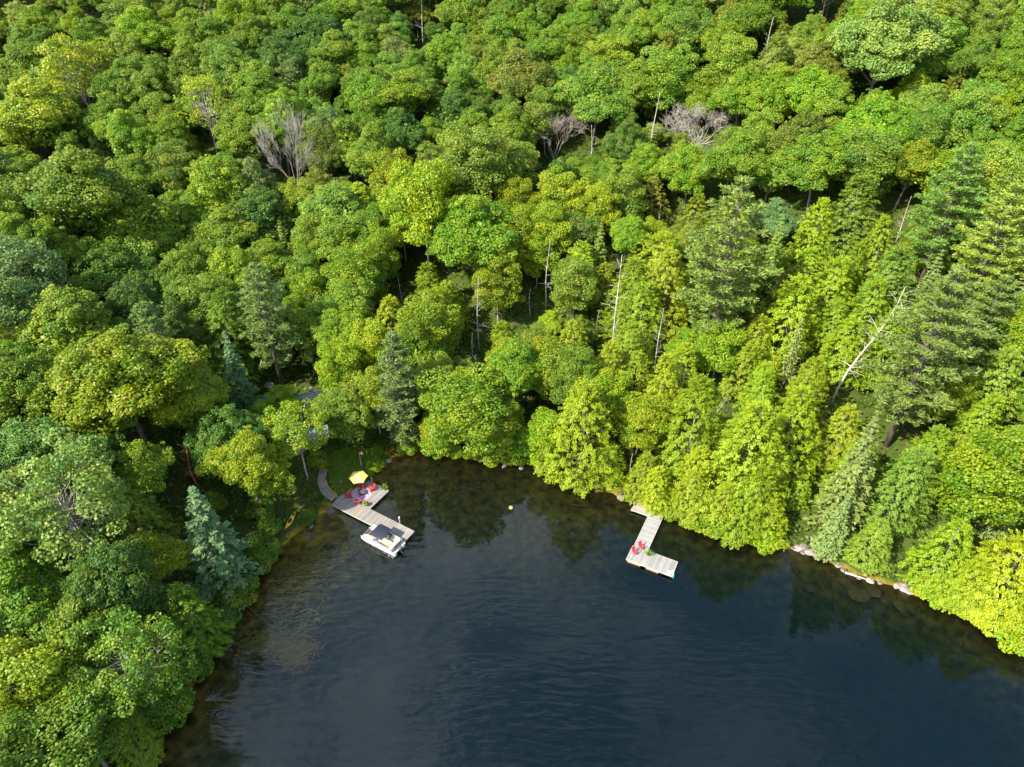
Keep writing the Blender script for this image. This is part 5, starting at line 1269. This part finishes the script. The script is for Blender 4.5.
tag(lo_, 'short green grass on the lawn behind the deck', 'grass', kind='stuff')
M_FLOW = mat_simple('orange_petal', (.75, .18, .01), .7, .3, 9)
for k, (px, py) in enumerate([(393, 450), (396, 447), (390, 453), (386, 456), (399, 452)]):
    p = on_land(px, py, .3); r = empty('flower_clump', (p[0], p[1], hz(p[0], p[1])), k * 1.3, ['orange flower clump in the middle of the bed by the bay', 'orange flower clump at the back of the bed by the bay', 'orange flower clump beside the shore stones', 'lowest orange flower clump towards the deck', 'orange flower clump closest to the bay head shrubs'][k], 'flowers', 'orange flowers by the water')
    Rk = np.random.default_rng(40 + k)
    D_ = unit(Rk.normal(size=(90, 3)) * np.array([1, 1, .4]) + np.array([0, 0, .8]))
    fo = bpy.data.objects.new('foliage', quad_mesh('flower_leaves', leaf_quads(Rk, D_ * .35, unit(np.cross(D_, Rk.normal(size=(90, 3)))), .6, .08, D_), PLANT, Rk.random(90))); fo.parent = r; COL.objects.link(fo); fo.color = (.09, .17, .015, 1)
    Pq = np.stack([Rk.normal(size=12) * .35, Rk.normal(size=12) * .35, Rk.uniform(.5, .8, 12)], -1)
    bl = bpy.data.objects.new('blossom', quad_mesh('blossom', leaf_quads(Rk, Pq, unit(Rk.normal(size=(12, 3)) * .5 + np.array([0, 0, 1.])), .17, .17), M_FLOW)); bl.parent = r; COL.objects.link(bl)

# ------------------------------------------------------------------ rocks
import bmesh
def rock_mesh(seed, mat, sub=3, sharp=.34):
    bm = bmesh.new(); bmesh.ops.create_icosphere(bm, subdivisions=sub, radius=1)
    R_ = np.random.default_rng(seed); pl = unit(R_.normal(size=(9, 3))); dp = R_.uniform(.55, .95, 9)
    for v in bm.verts:
        c = np.array(v.co); c = c * (1 + .10 * math.sin(c[0] * 4 + seed) * math.cos(c[1] * 5) + .06 * math.sin(c[2] * 9 + c[0] * 6))
        for q, d_ in zip(pl, dp):
            e = c @ q - d_
            if e > 0: c = c - q * e * .9
        v.co = c
    me = bpy.data.meshes.new('rock'); bm.to_mesh(me); bm.free(); me.materials.append(mat); return me
RK = [rock_mesh(s, M_ROCK) for s in range(3)]; RKW = [rock_mesh(s + 5, M_ROCKW) for s in range(3)]; RKU = [rock_mesh(s + 9, M_ROCKU) for s in range(3)]
rr_ = random.Random(3)
def rock(px, py, w, meshes, label, name='rock', z=None, zs=.6, group='stones along the shore', cat='rock'):
    p = on_land(px, py, .15) if z is None else ground_at(px, py, z)
    o = bpy.data.objects.new(name, rr_.choice(meshes)); COL.objects.link(o)
    zz = max(hz(p[0], p[1]), -.1) if z is None else hz(p[0], p[1])
    o.location = (p[0], p[1], zz + w * .08); o.scale = (w / 2 * rr_.uniform(.85, 1.25), w / 2 * rr_.uniform(.7, 1.0), w / 2 * zs); o.rotation_euler = (rr_.uniform(-.2, .2), rr_.uniform(-.2, .2), rr_.random() * 6.3)
    return tag(o, label, cat, group)
for px, py, w_, ms_, lab in [
    (590, 485, 1.6, RK, 'brown grey shore boulder beside the rounded lime cedar'), (597, 482, 1.5, RKW, 'pale boulder on the bank behind the brown grey shore boulder'), (597, 491, 1.2, RK, 'low grey stone at the waterline near the rounded lime cedar'),
    (607, 486, .9, RKW, 'small pale stone on the bank above the low shrubs'), (622, 498, 1.7, RK, 'flat brownish rock just beyond the small timber landing'), (632, 501, 1.1, RK, 'rough rock touching the small timber landing'),
    (797, 549, 1.5, RKW, 'white stone at the lakeward end of the pale rubble heap'), (804, 547, 1.3, RK, 'grey stone near the end of the pale rubble heap'), (810, 553, 1.5, RKW, 'pale angular rock low in the rubble heap'), (815, 546, 1.2, RKW, 'pale rock at the top of the rubble heap'),
    (819, 556, 1.6, RK, 'grey rock at the waterline of the rubble heap'), (826, 551, 1.8, RKW, 'largest pale rock of the rubble heap'), (829, 558, 1.1, RK, 'small grey rock where the rubble heap meets the trees'), (803, 553, .8, RK, 'little dark stone at the foot of the rubble heap'),
    (838, 566, 1.0, RKW, 'pale stone between the rubble heap and the driftwood log'), (843, 571, .8, RK, 'grey stone at the upper end of the driftwood log'), (870, 581, 1.2, RKW, 'white stone at the lower end of the driftwood log'), (858, 579, .7, RK, 'little stone in front of the driftwood log'),
    (880, 584, .8, RK, 'grey stone in the gap before the large white boulder'), (897, 587, 1.1, RKW, 'small white rock touching the large white boulder'), (906, 590, 2.0, RKW, 'large white boulder at the waterline under the lime cedars'), (924, 597, 1.1, RKW, 'pale rock beyond the large white boulder'), (935, 601, .9, RK, 'grey rock furthest along the shore past the large white boulder'),
    (389, 461, 1.1, RKW, 'pale stone on the shore below the orange flowers'), (383, 466, .9, RK, 'grey stone on the shore between the flowers and the deck'), (487, 463, 1.3, RK, 'dark grey rock at the head of the bay'), (505, 466, 1.2, RKW, 'pale rock under the bushes at the head of the bay'), (521, 469, .8, RK, 'small stone right of the pale rock at the bay head'),
    (311, 527, .9, RK, 'brown stone at the shaded waterline near the kayak'), (341, 481, .8, RK, 'flat grey garden stone on the lawn'), (270, 386, 2.0, RKW, 'pale boulder on the slope behind the dark cottage spruce')]:
    rock(px, py, w_, ms_, lab)
# rust coloured needle litter over the rubble heap belongs to the bank
for px, py, w_, lab in [(812, 585, 2.6, 'broad sunken boulder below the rubble heap'), (860, 594, 3.0, 'large oblong sunken boulder below the driftwood log'), (874, 594, 2.4, 'rounded sunken boulder beside the large oblong one'), (845, 583, 1.8, 'small sunken boulder near the rubble heap'), (852, 588, 1.5, 'narrow sunken stone left of the large oblong boulder'),
                        (901, 606, 2.4, 'sunken boulder below the large white boulder'), (896, 622, 2.4, 'deep sunken boulder far out from the large white boulder'), (885, 600, 1.5, 'small sunken boulder between the oblong one and the white boulder'), (927, 606, 1.4, 'sunken stone close to the far shore'), (940, 612, 1.2, 'little sunken stone under the boulder cedar'), (868, 628, 2.2, 'faint sunken boulder in deep green water')]:
    rock(px, py, w_, RKU, lab, 'sunken_boulder', -.6, .35, 'boulders under the clear water', 'boulder')
def log(pxs, r, mat, label, name, z=None, group=None):
    pts_ = []
    for i, (px, py) in enumerate(pxs):
        p = ground_at(px, py, 0 if z is None else z); zz = hz(p[0], p[1]); pts_.append((p[0], p[1], max(zz, -.1) + .2 if z is None else zz + r * .8))
    c = pts_[0]
    mids = []
    for i in range(len(pts_) - 1):
        for t in (0, .33, .66): q = np.array(pts_[i]) * (1 - t) + np.array(pts_[i + 1]) * t; mids.append(q - np.array(c) + np.array([0, 0, .0 if t == 0 else rr_.uniform(-.04, .06)]))
    mids.append(np.array(pts_[-1]) - np.array(c))
    mb = MB(); mb.tube(mids, [r * (1 - .55 * i / (len(mids) - 1)) for i in range(len(mids))], 7)
    for k in range(3):
        q = mids[1 + k % (len(mids) - 2)]; mb.tube([q, q + np.array([rr_.uniform(-.4, .4), rr_.uniform(-.4, .4), .15])], [r * .3, r * .1], 4)
    o = mb.build(name, mat, None, True); o.location = c; return tag(o, label, 'log', group)
log([(845, 573), (857, 577), (868, 580)], .2, M_DRIFT, 'bleached white driftwood log lying along the waterline', 'driftwood_log')
log([(812, 550), (809, 541)], .14, M_DRIFT, 'short bleached stick propped on the rubble heap', 'driftwood_log')
for pts_, r_, lab in [([(832, 574), (838, 604), (842, 622)], .18, 'long sunken log pointing straight out below the driftwood log'), ([(789, 560), (800, 574)], .16, 'short sunken log beside the overhanging lime tree'), ([(570, 505), (594, 508)], .2, 'sunken log lying level off the rounded lime cedar'),
                      ([(920, 608), (912, 634)], .14, 'slanting sunken log beyond the large white boulder'), ([(958, 618), (947, 638)], .14, 'sunken log leaning out from the far shore'), ([(970, 628), (965, 642)], .12, 'short sunken log under the edge cedar'), ([(1022, 660), (1012, 682)], .15, 'sunken log at the edge of the picture'), ([(905, 641), (917, 636)], .16, 'short sunken log in deep water off the far shore'),
                      ([(238, 600), (268, 624), (292, 632)], .13, 'long sunken branch in the shaded water below the blue green spruce'), ([(248, 668), (270, 692)], .12, 'thin sunken stem in the shade of the near shore'), ([(182, 760), (222, 738)], .14, 'sunken log at the bottom edge of the shaded water'), ([(238, 622), (262, 617)], .1, 'small sunken branch close under the dark drooping tree')]:
    log(pts_, r_, M_LOGU, lab, 'sunken_log', -.5, 'logs lying under the water')
# bare branches reaching over the shaded water
for (px, py), lab, an in [((205, 700), 'bare brown fallen branch reaching over the shaded water', .3), ((480, 462), 'dark tangle of dead branches at the head of the bay', 1.4)]:
    p = ground_at(px, py, .3); R_ = np.random.default_rng(px); mb = MB(); 
    for k in range(9):
        a = an + R_.normal() * .7; L_ = R_.uniform(1.2, 3.4); d_ = np.array([math.cos(a), math.sin(a), R_.uniform(.05, .6)]); m1 = d_ * L_ * .5 + R_.normal(size=3) * .12; e1 = d_ * L_ + R_.normal(size=3) * .3
        mb.tube([(0, 0, 0), m1, e1], [.06, .035, .01], 4, cap=False)
        for j in range(3): mb.tube([m1, m1 + d_ * .7 + R_.normal(size=3) * .5], [.025, .006], 3, cap=False)
    o = mb.build('fallen_branch', BARK); o.location = (p[0], p[1], .25); tag(o, lab, 'branch')

# ------------------------------------------------------------------ water weeds (ribbons just under and on the surface), algae flecks
R = np.random.default_rng(9); V = []
def weeds(cx, cy, sx, sy, n, rot, zlo=-.5, zhi=-.04, L=(.6, 1.6), W=.08):
    for k in range(int(n * 3.4)):
        px, py = cx - 9 + R.normal() * sx, cy + R.normal() * sy
        p = ground_at(px, py, 0)
        if sd(p[0], p[1]) > -.5: continue
        a = rot + R.normal() * .5; l_ = R.uniform(*L); q = np.array([p[0], p[1], R.uniform(zlo, zhi)])
        for s_ in range(3):
            a += R.normal() * .35; d_ = np.array([math.cos(a), math.sin(a), 0]); e_ = q + d_ * l_ / 3; n_ = np.array([-d_[1], d_[0], 0]) * W * .5
            z1 = np.array([0, 0, R.uniform(-.02, .01)]); V.append(np.array([q - n_, e_ - n_ * .9 + z1, e_ + n_ * .9 + z1, q + n_])); q = e_ + z1
for c in [(303, 580, 13, 9, 190), (288, 600, 10, 8, 90), (315, 566, 12, 6, 90), (322, 556, 9, 4, 40), (270, 642, 14, 7, 110), (292, 652, 12, 5, 70), (302, 645, 10, 8, 70), (300, 662, 8, 5, 40), (312, 620, 10, 14, 40)]: weeds(*c, .5)
for c in [(455, 480, 40, 9, 60), (415, 505, 18, 10, 26), (500, 478, 30, 8, 40), (362, 545, 5, 6, 30), (338, 540, 5, 3, 16), (440, 470, 25, 5, 30)]: weeds(*c, 1.0, -.3, -.02, (.3, .8), .12)
wm, nt, b = new_mat('water_weed'); at = nd(nt, 'ShaderNodeAttribute', attribute_name='tint'); r_ = ramp(nt, [(0, (.09, .075, .010)), (1, (.27, .22, .022))]); nt.links.new(at.outputs['Fac'], r_.inputs[0]); nt.links.new(r_.outputs[0], b.inputs['Base Color']); b.inputs['Roughness'].default_value = .6
V = np.array(V); wo = bpy.data.objects.new('water_weed', quad_mesh('water_weed', V, wm, R.random(len(V)))); COL.objects.link(wo)
tag(wo, 'olive yellow ribbons of weed drifting at the water surface', 'water weed', kind='stuff')
# ------------------------------------------------------------------ camera, sun, sky
cam = bpy.data.cameras.new('camera'); co = bpy.data.objects.new('camera', cam); COL.objects.link(co)
cam.sensor_width = 36; cam.lens = FOC / 1024 * 36; cam.clip_end = 6000; cam.clip_start = .5
co.location = (0, 0, CAMH); co.rotation_euler = (rad(90 - PITCH), 0, 0)
scene.camera = co
SUN = Vector((-.83, -.56, 0)).normalized(); EL = rad(44)
to_sun = Vector((SUN.x * math.cos(EL), SUN.y * math.cos(EL), math.sin(EL)))
sl = bpy.data.lights.new('sun', 'SUN'); sl.energy = 4.3; sl.angle = rad(.5); sl.color = (1, .95, .86)
so = bpy.data.objects.new('sun', sl); COL.objects.link(so); so.rotation_euler = to_sun.to_track_quat('Z', 'Y').to_euler(); so.location = (-100, -60, 150)
wd = bpy.data.worlds.new('World'); scene.world = wd; wd.use_nodes = True
nt = wd.node_tree; bg = nt.nodes['Background']
sk = nd(nt, 'ShaderNodeTexSky', sky_type='NISHITA'); sk.sun_disc = False; sk.sun_elevation = EL; sk.sun_rotation = math.atan2(SUN.x, SUN.y)
tc = nd(nt, 'ShaderNodeTexCoord'); mp = nd(nt, 'ShaderNodeMapping'); mp.inputs['Scale'].default_value = (1, 1, 1.6); nt.links.new(tc.outputs['Generated'], mp.inputs[0])
cn = nd(nt, 'ShaderNodeTexNoise'); cn.inputs['Scale'].default_value = 2.6; cn.inputs['Detail'].default_value = 9; cn.inputs['Roughness'].default_value = .58; nt.links.new(mp.outputs[0], cn.inputs['Vector'])
cr = ramp(nt, [(.47, (0, 0, 0)), (.72, (.75, .75, .75))]); nt.links.new(cn.outputs['Fac'], cr.inputs[0])
mx = nd(nt, 'ShaderNodeMix', data_type='RGBA'); nt.links.new(cr.outputs[0], mx.inputs[0]); nt.links.new(sk.outputs[0], mx.inputs[6]); mx.inputs[7].default_value = (6.5, 6.8, 7.2, 1)
nt.links.new(mx.outputs[2], bg.inputs[0]); bg.inputs[1].default_value = 0.14
vs_ = scene.view_settings; vs_.view_transform = 'Standard'; vs_.look = 'None'; vs_.exposure = 1.56; vs_.gamma = 1
scene.cycles.max_bounces = 8; scene.cycles.diffuse_bounces = 3; scene.cycles.transmission_bounces = 4; scene.cycles.transparent_max_bounces = 8
scene.cycles.use_denoising = True
